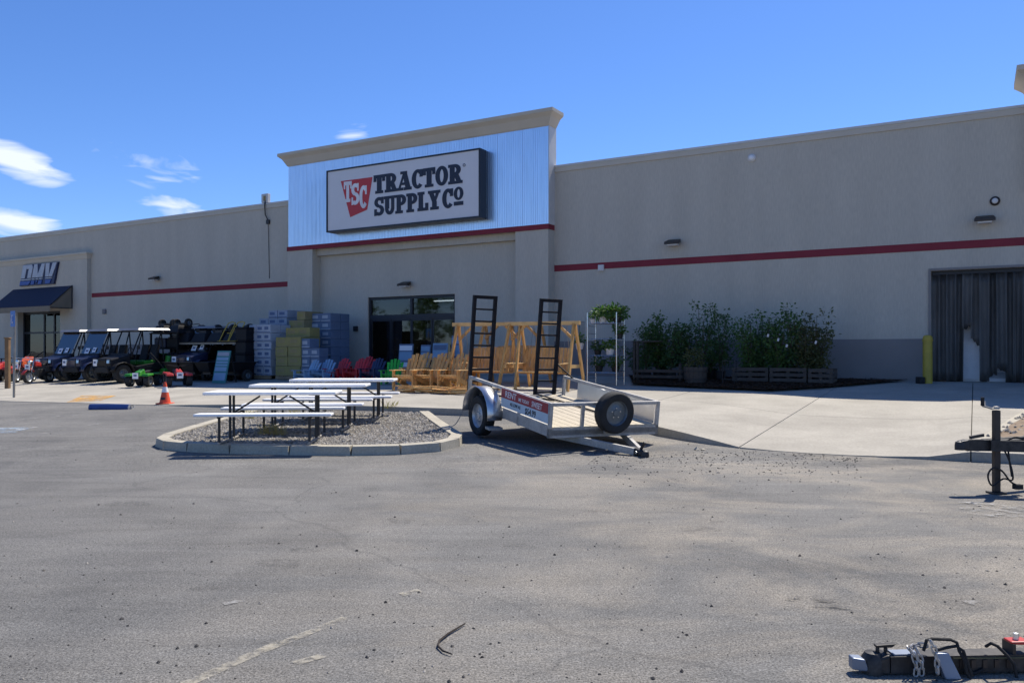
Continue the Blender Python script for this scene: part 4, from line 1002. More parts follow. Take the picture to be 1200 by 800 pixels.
# right: black trailer standing on its jack; local x runs from the coupler to the bed
X0, Y0, Z0 = lot_pt(1163, 577)
kk = F/Y0; zb = (577-521)/kk
t2 = tongue_trailer('black steel trailer tongue standing on its jack at the right edge', (X0, Y0, Z0), R(4), 0, True)
for s in (-1, 1): MB().bar((-.06, s*.05, zb), (1.75, s*.70, zb), .07, .115).build('tongue_beam', 'scuffed_black', t2)
MB().bar((-.30, 0, zb), (.30, 0, zb), .09, .115).build('tongue_nose', 'scuffed_black', t2)
cp = MB().hexa([(-.37, -.04, zb-.035), (-.29, -.05, zb-.05), (-.29, .05, zb-.05), (-.37, .04, zb-.035)], [(-.37, -.04, zb+.045), (-.29, -.05, zb+.06), (-.29, .05, zb+.06), (-.37, .04, zb+.045)]).build('coupler', 'steel_dark', t2, bevel=.008)
MB().lathe([(0, .05), (.045, .035), (.052, 0), (.052, -.05)], 12, (-.36, 0, zb), 'z').build('ball_socket', 'steel_dark', t2, smooth=True); MB().bar((-.25, 0, zb+.08), (-.10, 0, zb+.105), .03, .03).build('latch', 'steel_dark', t2)
MB().box(-.032, .032, -.09, -.03, 0.02, (577-480)/kk).build('jack_tube', 'lamp_bronze', t2, bevel=.008)
MB().box(-.07, .07, -.13, .01, 0.0, .02).build('jack_foot', 'steel_dark', t2)
jt = (577-478)/kk
MB().lathe([(0, .03), (.03, .025), (.035, 0)], 10, (0, -.06, jt-.005), 'z').build('jack_cap', 'pole_steel', t2); MB().tube([(0, -.06, jt+.01), (-.06, -.07, jt+.0), (-.165, -.08, jt+.03)], .01).build('crank_arm', 'pole_steel', t2)
MB().tube([(-.165, -.08, jt+.03), (-.165, -.08, jt+.12)], .018, 8).build('crank_grip', 'rubber', t2)
for pts in ([(.02, -.10, zb+.02), (.10, -.12, zb-.15), (.14, -.12, zb-.35), (.02, -.14, .17), (-.10, -.14, .10), (-.14, -.13, .2), (-.08, -.12, .28), (.02, -.12, .25), (.10, -.14, .14), (.18, -.14, .10)],
            [(.06, -.1, zb+.03), (.16, -.12, zb+.09), (.26, -.12, zb+.06), (.20, -.1, zb-.02)], [(.10, -.1, zb-.02), (.11, -.12, zb-.2), (.13, -.12, zb-.32)]):
    cu = [Vector(p) for p in pts]; sm_ = []
    for i in range(len(cu)-1):
        p0, p1, p2, p3 = cu[max(i-1, 0)], cu[i], cu[i+1], cu[min(i+2, len(cu)-1)]
        for k in range(5):
            f = k/5; sm_.append(.5*((2*p1) + (-p0+p2)*f + (2*p0-5*p1+4*p2-p3)*f*f + (-p0+3*p1-3*p2+p3)*f**3))
    MB().tube(sm_ + [cu[-1]], .009, 6).build('wiring_cable', 'rubber', t2)
MB().box(.14, .22, -.17, -.11, .06, .11).build('plug', 'rubber', t2)
text('EQ', 'print_white', t2, (.40, -.247, zb-.035), .085, (R(90), 0, R(-19.8)))
for i, y_ in enumerate((-.75, .75)):
    MB().bar((1.7, y_, zb), (5.0, y_, zb), .08, .12).build('bed_rail', 'scuffed_black', t2); wheel(t2, (3.6, y_*1.32, .33), .33, .2, 'rim_dark', 1 if y_ > 0 else -1)
MB().box(1.7, 5.0, -.70, .70, zb+.062, zb+.10).build('bed_deck', 'deck_wood', t2)
MB().cyl((3.6, -.95, .33), (3.6, .95, .33), .03).build('axle', 'steel_dark', t2); 
for x_ in (3.2, 4.0): MB().box(x_-.05, x_+.05, -.78, .78, .34, zb-.061).build('spring_hanger', 'steel_dark', t2)
# foreground: trailer coupler resting near the ground
X1, Y1, Z1 = lot_pt(1003, 793.5)
t3 = tongue_trailer('black trailer coupler with safety chains and red bracket in the bottom right corner', (X1, Y1+.06, 0.0), R(1.2), 0, False)
zc_ = .062
MB().hexa([(0, -.025, .022), (.075, -.035, .014), (.075, .035, .014), (0, .025, .022)], [(0, -.025, .078), (.055, -.035, .072), (.055, .035, .072), (0, .025, .078)]).build('coupler_lip', 'jack_blue', t3, bevel=.006)
MB().hexa([(.056, -.04, .006), (.17, -.045, .0), (.17, .045, .0), (.056, .04, .006)], [(.076, -.04, .07), (.17, -.045, .098), (.17, .045, .098), (.076, .04, .07)]).build('coupler', 'scuffed_black', t3, bevel=.012)
MB().lathe([(0, .10), (.035, .095), (.05, .07), (.052, 0)], 14, (.105, 0, .0), 'z').build('ball_socket', 'scuffed_black', t3, smooth=True)
lt = MB(); lt.hexa([(.118, -.012, .118), (.19, -.012, .118), (.19, .012, .118), (.118, .012, .118)], [(.114, -.016, .131), (.215, -.014, .137), (.215, .014, .137), (.114, .016, .131)]); lt.box(.122, .134, -.010, .010, .085, .118); lt.box(.160, .172, -.010, .010, .095, .118); lt.build('latch', 'scuffed_black', t3, bevel=.003)
MB().bar((.171, 0, .048), (2.6, 0, .075), .085, .078).build('tongue_beam', 'scuffed_black', t3)
MB().bar((.19, 0, .0915), (.31, 0, .0925), .06, .006).build('weld_plate', 'jack_blue', t3)
for k in range(5): MB().bar((.50+.055*k, -.046, .035), (.50+.055*k, -.046, .072), .006, .02, (1, 0, 0)).build('label_bar', 'lamp_bronze', t3)
mat('olive_line', (.10, .10, .05), .6)
MB().box(.46, .80, -.0470, -.0430, .078, .083).build('trim_line', 'olive_line', t3)
# upright jack bracket, pale blue
MB().hexa([(.40, -.095, -.0), (.475, -.095, -.0), (.475, -.055, 0), (.40, -.055, 0)], [(.36, -.075, .115), (.425, -.075, .115), (.425, -.055, .115), (.36, -.055, .115)]).build('jack_bracket', 'jack_blue', t3, bevel=.006)
def links(parent, pts, r, name='chain_link', m='chain_steel'):
    for i, (a, b) in enumerate(zip(pts, pts[1:])):
        a, b = Vector(a), Vector(b); d = (b-a); l = d.length; d.normalize(); s = d.cross(Vector((0, 1, 0)) if i % 2 else Vector((1, 0, .3))).normalized()*l*.32
        e = d*l*.14; MB().tube([a-e+s*.5, a+e*.6+s, b-e*.6+s, b+e+s*.5, b+e-s*.5, b-e*.6-s, a+e*.6-s, a-e-s*.5, a-e+s*.5], r, 5).build(name, m, parent)
links(t3, [(.255, -.05, .125), (.268, -.06, .10), (.275, -.065, .07), (.278, -.065, .04), (.275, -.065, .01)], .0042)
links(t3, [(.285, -.05, .128), (.295, -.06, .10), (.302, -.065, .072), (.303, -.065, .043), (.302, -.065, .012)], .0042)
links(t3, [(.25, -.045, .128), (.275, -.02, .118), (.30, 0, .122), (.325, 0, .127), (.35, -.02, .13)], .0045)
links(t3, [(.335, -.08, .175), (.345, -.085, .15), (.355, -.085, .12), (.36, -.09, .09), (.36, -.09, .06), (.362, -.09, .03)], .0045)
for pts in ([(.33, -.03, .11), (.345, -.03, .16), (.37, -.03, .165), (.45, -.04, .165), (.475, -.05, .155), (.48, -.06, .12), (.50, -.07, .08), (.505, -.075, .03), (.52, -.08, -.0)],
            [(.38, -.04, .115), (.43, -.045, .13), (.47, -.055, .14), (.50, -.06, .12), (.515, -.07, .06), (.53, -.075, .01)], [(.63, -.02, .125), (.635, -.05, .15), (.66, -.06, .14), (.70, -.065, .10), (.73, -.07, .06), (.74, -.075, .0)],
            [(.52, -.05, .02), (.56, -.05, .012), (.60, -.05, .03)]):
    MB().tube(pts, .0075, 7).build('cable', 'rubber', t3, smooth=True)
rb = MB(); rb.box(.745, .76, -.04, .04, .090, .14); rb.build('red_bracket_leg', 'lamp_bronze', t3)
MB().hexa([(.745, -.035, .135), (.83, -.04, .135), (.83, .03, .135), (.745, .03, .135)], [(.74, -.035, .150), (.83, -.04, .153), (.83, .03, .153), (.74, .03, .150)]).build('red_bracket', 'paint_red', t3, bevel=.006)
MB().lathe([(0, .03), (.012, .028), (.014, 0)], 10, (.785, 0, .151), 'z').build('bolt', 'lug', t3)
for y_ in (-.4, .4):
    MB().bar((1.3, y_*.45, .085), (2.9, y_*1.7, .14), .08, .085).build('tongue_beam', 'scuffed_black', t3)
MB().box(2.7, 4.6, -.75, .75, .14, .2).build('bed_deck', 'deck_wood', t3)
for s in (-1, 1): wheel(t3, (3.9, s*.95, .3), .30, .2, 'rim_dark', s)
MB().cyl((3.9, -.9, .3), (3.9, .9, .3), .03).build('axle', 'steel_dark', t3)
# ------------------------------------------------------------------ cartons on pallets
def pallet(px, w, label, n=1.15):
    u = u_at(px, w); x, y, z = G(u, w); t = thing('pallet', label, 'pallet', (x, y, z), RB, 'wooden pallets under the cartons')
    for i in range(6): MB().box(-n/2+i*n/6+.01, -n/2+(i+1)*n/6-.02, -.5, .5, .10, .12).build('board', 'pallet_wood', t)
    for y_ in (-.46, 0, .46): MB().box(-n/2, n/2, y_-.04, y_+.04, .0, .099).build('stringer', 'pallet_wood', t)
    return u, w, z + .125
CART = {}
def carton(kind, sx, sy, sz):
    key = (kind, sx, sy, sz)
    m1, m2 = {'pale': ('carton_pale', 'carton_band'), 'grey': ('carton_pale_side', 'carton_band'), 'olive': ('carton_olive', 'carton_tan'), 'tan': ('carton_tan', 'carton_olive'), 'blue': ('carton_blue', 'carton_pale')}[kind]
    if key not in CART:
        b = MB().box(-sx/2, sx/2, -sy/2, sy/2, 0, sz-.006).build('carton', m1, None, bevel=.008)
        c = MB().box(-sx*.34, sx*.22, -sy/2-.004, -sy/2-.0005, sz*.38, sz*.74).build('printed_panel', m2, b)
        e = MB().box(-sx*.46, sx*.46, -sy/2-.003, -sy/2-.0004, sz*.06, sz*.16).build('printed_band', m2, b)
        CART[key] = b; return b
    bpy.context.view_layer.update(); return copy_tree(CART[key])
rnd = random.Random(31)
ORD = ['first', 'second', 'third', 'fourth', 'fifth', 'sixth', 'seventh', 'eighth', 'ninth']
def stack(u, w, z, kind, nx, ny, heights, s, label, group, jit=.03):
    sx, sy, sz = s
    for i in range(nx):
        for j in range(ny):
            h = heights[i] if isinstance(heights[i], int) else heights[i][j]
            for k in range(h):
                o = carton(kind, sx, sy, sz); uu, ww = u + (i-(nx-1)/2)*(sx+.008), w + ((ny-1)/2-j)*(sy+.008)
                x, y = uw(uu + rnd.uniform(-jit, jit)*.3, ww + rnd.uniform(-jit, jit)*.4); o.location = (x, y, z + k*sz); o.rotation_euler = (0, 0, RB + rnd.uniform(-.06, .06)); tag(o, '%s, %s column from left, %s layer up, %s row' % (label, ORD[i], ORD[k], 'front' if j == 0 else 'back'), 'carton', group)
u, w, z = pallet(312, 2.9, 'wooden pallet under the pale cartons', 1.5); stack(u, w, z, 'pale', 4, 2, [(5, 4), (6, 5), (6, 6), (6, 6)], (.37, .48, .31), 'pale blue grey carton', 'pale cartons')
u, w, z = pallet(331, 1.6, 'wooden pallet behind the pale cartons', 1.5); stack(u, w, z, 'grey', 3, 2, [(7, 7), (8, 8), (8, 8)], (.48, .48, .30), 'grey carton behind the pale ones', 'grey cartons')
u, w, z = pallet(349, 3.1, 'wooden pallet under the olive cartons', 1.2); stack(u, w, z, 'olive', 2, 2, [(4, 5), (4, 5)], (.60, .48, .345), 'olive carton', 'olive cartons')
u, w, z = pallet(354, 1.9, 'wooden pallet behind the olive cartons', 1.2); stack(u, w, z, 'tan', 3, 2, [(5, 6), (6, 6), (7, 7)], (.40, .48, .33), 'tan carton behind the olive', 'tan cartons')
u, w, z = pallet(381, 1.5, 'wooden pallet under the back blue cartons', 1.5); stack(u, w, z, 'blue', 3, 2, [(6, 6), (7, 7), (7, 7)], (.50, .50, .315), 'tall stack blue carton', 'blue cartons')
u, w, z = pallet(369, 3.3, 'wooden pallet under the front blue cartons', .8); stack(u, w, z, 'blue', 2, 1, [4, 3], (.42, .45, .33), 'short stack blue carton', 'short blue carton stack')
# ------------------------------------------------------------------ chairs
def adirondack(name, m, m2, wood=True):
    t = thing(name, '', 'chair')
    for s in (-1, 1):
        MB().bar((s*.27, -.36, .34), (s*.27, .46, .05), .03, .11).build('side_rail', m, t)
        MB().box(s*.30-.02, s*.30+.02, -.40, -.30, 0, .535).build('leg', m, t)
        MB().box(s*.30-.02, s*.30+.02, .22, .31, 0.0, .52).build('leg', m, t)
        MB().hexa([(s*.31-.07, -.46, .536), (s*.31+.07, -.46, .536), (s*.31+.05, .34, .526), (s*.31-.05, .34, .526)], [(s*.31-.07, -.46, .562), (s*.31+.07, -.46, .562), (s*.31+.05, .34, .552), (s*.31-.05, .34, .552)]).build('armrest', m2, t, bevel=.006)
    for i in range(5):
        f = i/4; y = -.35 + f*.50; z = .405 - f*.17; MB().bar((-.285, y, z), (.285, y, z), .09, .02).build('seat_slat', m2 if i == 0 else m, t)
    for i in range(5):
        a = (i-2); h = 1.0 - .035*a*a
        MB().bar((a*.095, .13, .27), (a*.125, .45, h), .09 if not wood else .085, .02, (0, 1, .4)).build('back_slat', m, t)
    MB().bar((-.31, .30, .50), (.31, .30, .50), .04, .05).build('back_brace', m, t); MB().bar((-.25, .42, .80), (.25, .42, .80), .03, .05).build('back_brace', m, t)
    return t
ch_w = adirondack('wooden_chair', 'cedar', 'cedar_pale'); first = True
WCH = [(480, 6.5, 8, 'unpainted wooden armchair at the left end of the front row, beside the green chair'), (506, 6.4, -6, 'unpainted wooden armchair in the middle of the front row before the entrance'), (533, 6.4, 5, 'unpainted wooden armchair at the right of the front row, by the left ramp'),
       (491, 5.5, 0, 'unpainted wooden armchair in the back row, left, before the entrance'), (518, 5.4, 4, 'unpainted wooden armchair in the back row, middle, before the entrance'), (544, 5.5, -4, 'unpainted wooden armchair in the back row, right, beside the swing frame')]
for px, w, a, lb in WCH:
    loc = place(px, w); back = w < 6; loc = (loc[0], loc[1], loc[2] + (.0 if not back else 0.0))
    if first: ch_w.location = loc; ch_w.rotation_euler = (0, 0, RB+R(a)); ch_w['label'] = lb; ch_w['group'] = 'unpainted wooden armchairs'; first = False
    else: copy_thing(ch_w, lb, loc, RB+R(a), 'unpainted wooden armchairs')
for nm, m, m2, lst in (('red_chair', 'plastic_red', 'plastic_red', [(396, 3.9, 0, 'red plastic armchair, left of the red pair behind the picnic tables'), (417, 3.8, 4, 'red plastic armchair, right of the red pair behind the picnic tables'), (425, 2.6, 0, 'red plastic armchair farther back by the wall, behind the red pair')]),
                       ('blue_chair', 'plastic_pale', 'plastic_pale', [(360, 4.7, -8, 'pale blue plastic armchair, leftmost of the coloured chairs'), (378, 4.4, 6, 'pale blue plastic armchair beside the red chairs')]),
                       ('navy_chair', 'plastic_navy', 'plastic_navy', [(437, 3.8, 3, 'navy plastic armchair between the red and green chairs')]),
                       ('green_chair', 'plastic_green', 'plastic_green', [(460, 4.7, 24, 'bright green plastic armchair beside the wooden chairs')])):
    p0 = None
    for px, w, a, lb in lst:
        loc = place(px, w)
        if p0 is None: p0 = adirondack(nm, m, m2, False); p0.location = loc; p0.rotation_euler = (0, 0, RB+R(a)); p0['label'] = lb; p0['group'] = 'coloured plastic armchairs'
        else: copy_thing(p0, lb, loc, RB+R(a), 'coloured plastic armchairs')
    for o in [q for q in COL.objects if q.get('group') == 'coloured plastic armchairs']: o.scale = (.9, .85, .78)
# stacked loose chair boards in front
rnd = random.Random(4)
for px in (478, 500, 522, 541):
    x, y, z = place(px, 7.3); lb = MB()
    t = thing('timber_bundle', {478: 'leftmost low pile of pale boards in front of the wooden armchairs', 500: 'second pile of pale boards from the left before the wooden armchairs', 522: 'third pile of pale boards from the left before the wooden armchairs', 541: 'rightmost low pile of pale boards, nearest the trailer ramp'}[px], 'boards', (x, y, z), RB, 'piles of pale boards')
    for i in range(9):
        a = rnd.uniform(-.5, .5); l = rnd.uniform(.25, .42); yy = rnd.uniform(-.2, .2); zz = .03 + .035*(i//2)
        MB().bar((-l*math.cos(a), yy-l*math.sin(a)*.5, zz), (l*math.cos(a), yy+l*math.sin(a)*.5, zz+rnd.uniform(-.01, .03)), .09, .025).build('board', 'cedar_pale' if i % 2 else 'cedar', t)
# ------------------------------------------------------------------ A-frame swings
def swing():
    t = thing('garden_swing', '', 'swing'); L = .93; H = 1.74
    for e in (-1, 1):
        for s in (-1, 1): MB().bar((e*(L+.06), s*.62, 0), (e*L, s*.05, H), .11, .05, (1, 0, 0)).build('leg', 'cedar', t)
        MB().bar((e*(L+.0), -.42, .62), (e*(L+.0), .42, .62), .035, .09).build('cross_brace', 'cedar_pale', t)
        MB().bar((e*(L-.02), 0, H-.42), (e*(L-.45), 0, H-.03), .04, .07).build('knee_brace', 'cedar', t)
    MB().box(-L-.16, L+.16, -.045, .045, H-.03, H+.07).build('top_beam', 'cedar_pale', t)
    for i in range(5): MB().bar((-.66, -.30+.11*i, .47-.012*i), (.66, -.30+.11*i, .47-.012*i), .09, .022).build('seat_slat', 'cedar_pale' if i == 0 else 'cedar', t)
    for i in range(13):
        x = -.63+.105*i; MB().bar((x, .20, .44), (x, .40, 1.10+.03*math.cos((i-6)*.25)), .085, .018, (0, 1, .4)).build('back_slat', 'cedar', t)
    MB().bar((-.68, .36, .84), (.68, .36, .84), .03, .06).build('back_rail', 'cedar', t); MB().bar((-.68, .24, .46), (.68, .24, .46), .04, .06).build('back_rail', 'cedar', t)
    for e in (-1, 1):
        MB().bar((e*.66, -.36, .68), (e*.66, .34, .70), .09, .025).build('armrest', 'cedar_pale', t); MB().bar((e*.66, -.28, .46), (e*.66, -.28, .67), .05, .04).build('arm_post', 'cedar', t)
        for y in (-.28, .30): MB().tube([(e*.70, y, .68), (e*.72, 0, H-.03)], .007, 5).build('chain', 'pole_steel', t)
    return t
s0 = swing(); loc = place(573, 5.4); s0.location = loc; s0.rotation_euler = (0, 0, RB+R(10)); s0['label'] = 'cedar frame garden swing seen between the two raised trailer ramps'; s0['group'] = 'cedar garden swings'
copy_thing(s0, 'cedar frame garden swing standing nearest the plant rack', place(635, 5.3), RB+R(4), 'cedar garden swings')
copy_thing(s0, 'cedar frame garden swing standing behind the other two, nearest the wall', place(600, 3.7), RB+R(2), 'cedar garden swings')
# ------------------------------------------------------------------ posters and grills by the entrance
def board(name, label, cat, px, w, py0, py1, wd, m1, m2, lean=.12):
    x, y, z = place(px, w); h = z_at(px, py0, w) - z; zz = max(0, z_at(px, py1, w) - z)
    t = thing(name, label, cat, (x, y, z), RB)
    MB().hexa([(-wd/2, -.02, 0), (wd/2, -.02, 0), (wd/2, .02, 0), (-wd/2, .02, 0)], [(-wd/2, -.02+lean, h), (wd/2, -.02+lean, h), (wd/2, .02+lean, h), (-wd/2, .02+lean, h)]).build('panel', m1, t, bevel=.006)
    def pan(a, b, c, d, m):
        yy = lambda z_: -.022 + lean*z_/h
        MB().hexa([(a, yy(c)-.006, c), (b, yy(c)-.006, c), (b, yy(c), c), (a, yy(c), c)], [(a, yy(d)-.006, d), (b, yy(d)-.006, d), (b, yy(d), d), (a, yy(d), d)]).build('print', m, t)
    pan(-wd*.44, wd*.44, h*.80, h*.95, m2); pan(-wd*.44, wd*.44, h*.50, h*.76, 'plastic_pale'); pan(-wd*.3, wd*.3, h*.30, h*.44, m2); pan(-wd*.4, wd*.4, h*.1, h*.24, 'plastic_pale')
    return t
board('display_board', 'blue and white product board before the left door leaf', 'board', 474, 1.6, 403, 424, .62, 'carton_blue', 'paper')
board('display_board', 'smaller blue product board before the middle of the entrance', 'board', 497, 1.4, 404, 424, .42, 'carton_blue', 'plastic_pale')
board('display_board', 'framed pale product board before the right door leaf', 'board', 514, 1.6, 402, 424, .62, 'plastic_pale', 'carton_blue')
board('display_board', 'blue crate shaped board at the right jamb of the entrance', 'board', 533, 1.2, 393, 424, .40, 'carton_blue', 'plastic_pale')
# leaning teal information board
x, y, z = place(262, 5.0)
t = thing('a_frame_board', 'teal framed board with white printed lines leaning beside the black carts', 'board', (x, y, z), RB+R(6))
MB().hexa([(-.30, -.25, 0), (.30, -.25, 0), (.30, -.21, 0), (-.30, -.21, 0)], [(-.30, .03, 1.13), (.30, .03, 1.13), (.30, .07, 1.13), (-.30, .07, 1.13)]).build('panel', 'teal_board', t, bevel=.006)
for i, (a, b) in enumerate(((.10, .36), (.42, .56), (.60, .66), (.70, .76), (.80, .90), (.95, 1.08))):
    f = lambda z_: -.25 + .28*z_/1.13 - .004
    MB().hexa([(-.26, f(a)-.004, a), (.26, f(a)-.004, a), (.26, f(a), a), (-.26, f(a), a)], [(-.26, f(b)-.004, b), (.26, f(b)-.004, b), (.26, f(b), b), (-.26, f(b), b)]).build('print', 'plastic_pale' if i != 5 else 'carton_pale_side', t)
MB().bar((-.25, .10, 1.0), (-.25, .34, 0.02), .04, .03).build('rear_leg', 'steel_dark', t); MB().bar((.25, .10, 1.0), (.25, .34, 0.02), .04, .03).build('rear_leg', 'steel_dark', t)
# ------------------------------------------------------------------ off-road vehicles
def tag_card(parent, c, s=.11, rot_=(0, 0, 0)):
    o = MB().box(-.006, .0, -s, s, -s, s).build('price_card', 'paper', parent); o.location = c; o.rotation_euler = rot_
    q = MB().box(.0005, .003, -s*.6, s*.5, -s*.2, s*.45).build('print', 'carton_band', o); return o
def utv(body, seat, roofm='utv_roof', glass=True, cards=True):
    t = thing('utility_vehicle', '', 'utility vehicle')           # x forward
    MB().box(-1.35, 1.15, -.52, .52, .32, .52).build('chassis', 'utv_black', t, bevel=.02)
    MB().hexa([(.62, -.58, .52), (1.32, -.50, .50), (1.32, .50, .50), (.62, .58, .52)], [(.62, -.60, 1.02), (1.36, -.46, .84), (1.36, .46, .84), (.62, .60, 1.02)]).build('hood', body, t, bevel=.04)
    MB().box(1.28, 1.42, -.46, .46, .34, .56).build('bumper', 'utv_black', t, bevel=.03); gb = MB()
    gb.tube([(1.36, -.44, .40), (1.50, -.44, .55), (1.48, -.42, .86), (1.48, .42, .86), (1.50, .44, .55), (1.36, .44, .40)], .022); gb.build('brush_guard', 'utv_black', t)
    for s in (-1, 1):
        MB().hexa([(1.30, s*.36-.09, .70), (1.39, s*.36-.08, .70), (1.39, s*.36+.08, .70), (1.30, s*.36+.09, .70)], [(1.30, s*.36-.09, .82), (1.375, s*.36-.08, .82), (1.375, s*.36+.08, .82), (1.30, s*.36+.09, .82)]).build('headlight', 'chrome', t)
        MB().hexa([(-.55, s*.60-.06, .45), (.50, s*.60-.06, .45), (.50, s*.60+.06, .45), (-.55, s*.60+.06, .45)], [(-.55, s*.62-.05, .74), (.50, s*.62-.05, .58), (.50, s*.62+.05, .58), (-.55, s*.62+.05, .74)]).build('door_sill', body, t, bevel=.015)
        for xx in (.98, -.98):
            wheel(t, (xx, s*.60, .33), .33, .25, 'rim_dark', s, .52, 4, 20)
            V = []; n = 8
            for i in range(n+1):
                a = R(5+170*i/n)
                for yy in (.46, .76): V.append((xx+.42*math.cos(a), s*yy, .36+.38*math.sin(a)))
            f = MB().add(V, [(2*i, 2*i+1, 2*i+3, 2*i+2) for i in range(n)]).build('fender', body if xx > 0 else 'utv_black', t, smooth=True, fix=False); f.modifiers.new('thick', 'SOLIDIFY').thickness = .02
        c = MB(); c.tube([(.62, s*.60, .95), (.22, s*.60, 1.90), (-.62, s*.60, 1.92), (-.72, s*.62, .80)], .028, 8); c.tube([(-.62, s*.60, 1.90), (-.30, s*.60, .75)], .022); c.build('roll_bar', 'utv_black', t)
        MB().hexa([(-.42, s*.30-.24, .62), (.02, s*.30-.24, .62), (.02, s*.30+.24, .62), (-.42, s*.30+.24, .62)], [(-.44, s*.30-.24, .80), (.04, s*.30-.24, .80), (.04, s*.30+.24, .80), (-.44, s*.30+.24, .80)]).build('seat', seat, t, bevel=.03)
        MB().hexa([(-.56, s*.30-.24, .80), (-.42, s*.30-.24, .80), (-.42, s*.30+.24, .80), (-.56, s*.30+.24, .80)], [(-.66, s*.30-.20, 1.40), (-.55, s*.30-.20, 1.40), (-.55, s*.30+.20, 1.40), (-.66, s*.30+.20, 1.40)]).build('backrest', 'utv_black', t, bevel=.03)
        MB().box(.40, .46, s*.76-.07, s*.76+.07, 1.22, 1.36).build('mirror', 'utv_black', t, bevel=.02)
    MB().box(.50, .70, -.58, .58, .90, 1.06).build('dashboard', 'utv_black', t, bevel=.03)
    MB().tube([(.45, .30+.16*math.cos(a), 1.12+.16*math.sin(a)) for a in [i*math.pi/6 for i in range(13)]], .016, 6).build('steering_wheel', 'rubber', t)
    MB().hexa([(-1.0, -.68, 1.95), (.40, -.68, 1.92), (.40, .68, 1.92), (-1.0, .68, 1.95)], [(-.95, -.60, 2.03), (.32, -.60, 2.01), (.32, .60, 2.01), (-.95, .60, 2.03)]).build('roof', roofm, t, bevel=.02)
    cb = MB(); cb.box(-1.50, -.78, -.66, .66, .72, .78); 
    for q in ((-1.50, -.78, -.70, -.661, .72, 1.02), (-1.50, -.78, .661, .70, .72, 1.02), (-1.54, -1.501, -.70, .70, .72, 1.02), (-.779, -.75, -.70, .70, .72, 1.02)): cb.box(*q)
    cb.build('cargo_bed', 'utv_black', t)
    if glass:
        MB().add([(.66, -.56, 1.0), (.66, .56, 1.0), (.27, .56, 1.88), (.27, -.56, 1.88)], [(0, 1, 2, 3)]).build('windshield', 'windshield', t)
        if cards: tag_card(t, (.625, -.20, 1.15), .13, (0, R(-24), 0)); tag_card(t, (.605, .22, 1.2), .10, (0, R(-24), 0))
    if cards: tag_card(t, (1.52, -.22, .72), .12)
    return t
RU = math.atan2(NY, NX)
def uplace(px, py, wn_): u = u_at(px, wn_); return u
v1 = utv('utv_navy', 'utv_black'); u = u_at(60, 6.0); v1.location = G(u, 4.9); v1.rotation_euler = (0, 0, RU); v1['label'] = 'dark navy utility vehicle with windshield, leftmost of the three'; v1['group'] = 'utility vehicles before the wall'
copy_thing(v1, 'dark navy utility vehicle with windshield, middle of the three', G(u+1.78, 4.9), RU+R(1), 'utility vehicles before the wall')
v3 = utv('utv_black', 'paint_green', glass=False); v3.location = G(u+3.75, 4.9); v3.rotation_euler = (0, 0, RU-R(2)); v3['label'] = 'black utility vehicle with green seats and no windshield, rightmost of the three'; v3['group'] = 'utility vehicles before the wall'
copy_thing(v1, 'dark utility vehicle with pale roof parked behind the green seated one', G(u+5.6, 3.0), RU+R(1), 'utility vehicles before the wall')
def quad(body):
    t = thing('quad_bike', '', 'quad bike')
    for s in (-1, 1):
        for xx in (.36, -.36): wheel(t, (xx, s*.32, .20), .20, .18, 'rim_dark', s, .5, 4, 16)
        MB().hexa([(.14, s*.30-.12, .40), (.58, s*.30-.12, .36), (.58, s*.30+.12, .36), (.14, s*.30+.12, .40)], [(.16, s*.30-.10, .46), (.54, s*.30-.10, .44), (.54, s*.30+.10, .44), (.16, s*.30+.10, .46)]).build('front_fender', body, t, bevel=.015)
        MB().hexa([(-.58, s*.30-.12, .40), (-.16, s*.30-.12, .42), (-.16, s*.30+.12, .42), (-.58, s*.30+.12, .40)], [(-.56, s*.30-.10, .48), (-.18, s*.30-.10, .47), (-.18, s*.30+.10, .47), (-.56, s*.30+.10, .48)]).build('rear_fender', body, t, bevel=.015)
    MB().box(-.42, .42, -.13, .13, .18, .40).build('frame', 'utv_black', t, bevel=.02); MB().hexa([(-.45, -.11, .44), (.12, -.09, .44), (.12, .09, .44), (-.45, .11, .44)], [(-.48, -.10, .57), (.10, -.07, .52), (.10, .07, .52), (-.48, .10, .57)]).build('seat', 'utv_black', t, bevel=.02)
    MB().hexa([(.10, -.12, .42), (.56, -.14, .36), (.56, .14, .36), (.10, .12, .42)], [(.14, -.08, .60), (.48, -.10, .50), (.48, .10, .50), (.14, .08, .60)]).build('body_cowl', body, t, bevel=.02)
    MB().tube([(.16, -.34, .72), (.20, -.12, .68), (.20, .12, .68), (.16, .34, .72)], .014, 7).build('handlebar', 'utv_black', t); MB().cyl((.24, 0, .5), (.20, 0, .69), .018).build('steering_stem', 'utv_black', t)
    tag_card(t, (.62, 0, .38), .10); return t
qb = quad('paint_green'); qb.location = place(169, 6.6); qb.rotation_euler = (0, 0, RU+R(28)); qb['label'] = 'small bright green quad bike with a white price card'
qb2 = quad('paint_red'); qb2.location = place(208, 6.3); qb2.rotation_euler = (0, 0, RU+R(60)); qb2['label'] = 'small red quad bike beside the black carts'
qb3 = quad('paint_red'); qb3.scale = (1.35, 1.35, 1.35); qb3.location = place(6, 6.2); qb3.rotation_euler = (0, 0, RU+R(35)); qb3['label'] = 'red quad bike at the far left edge of the display'
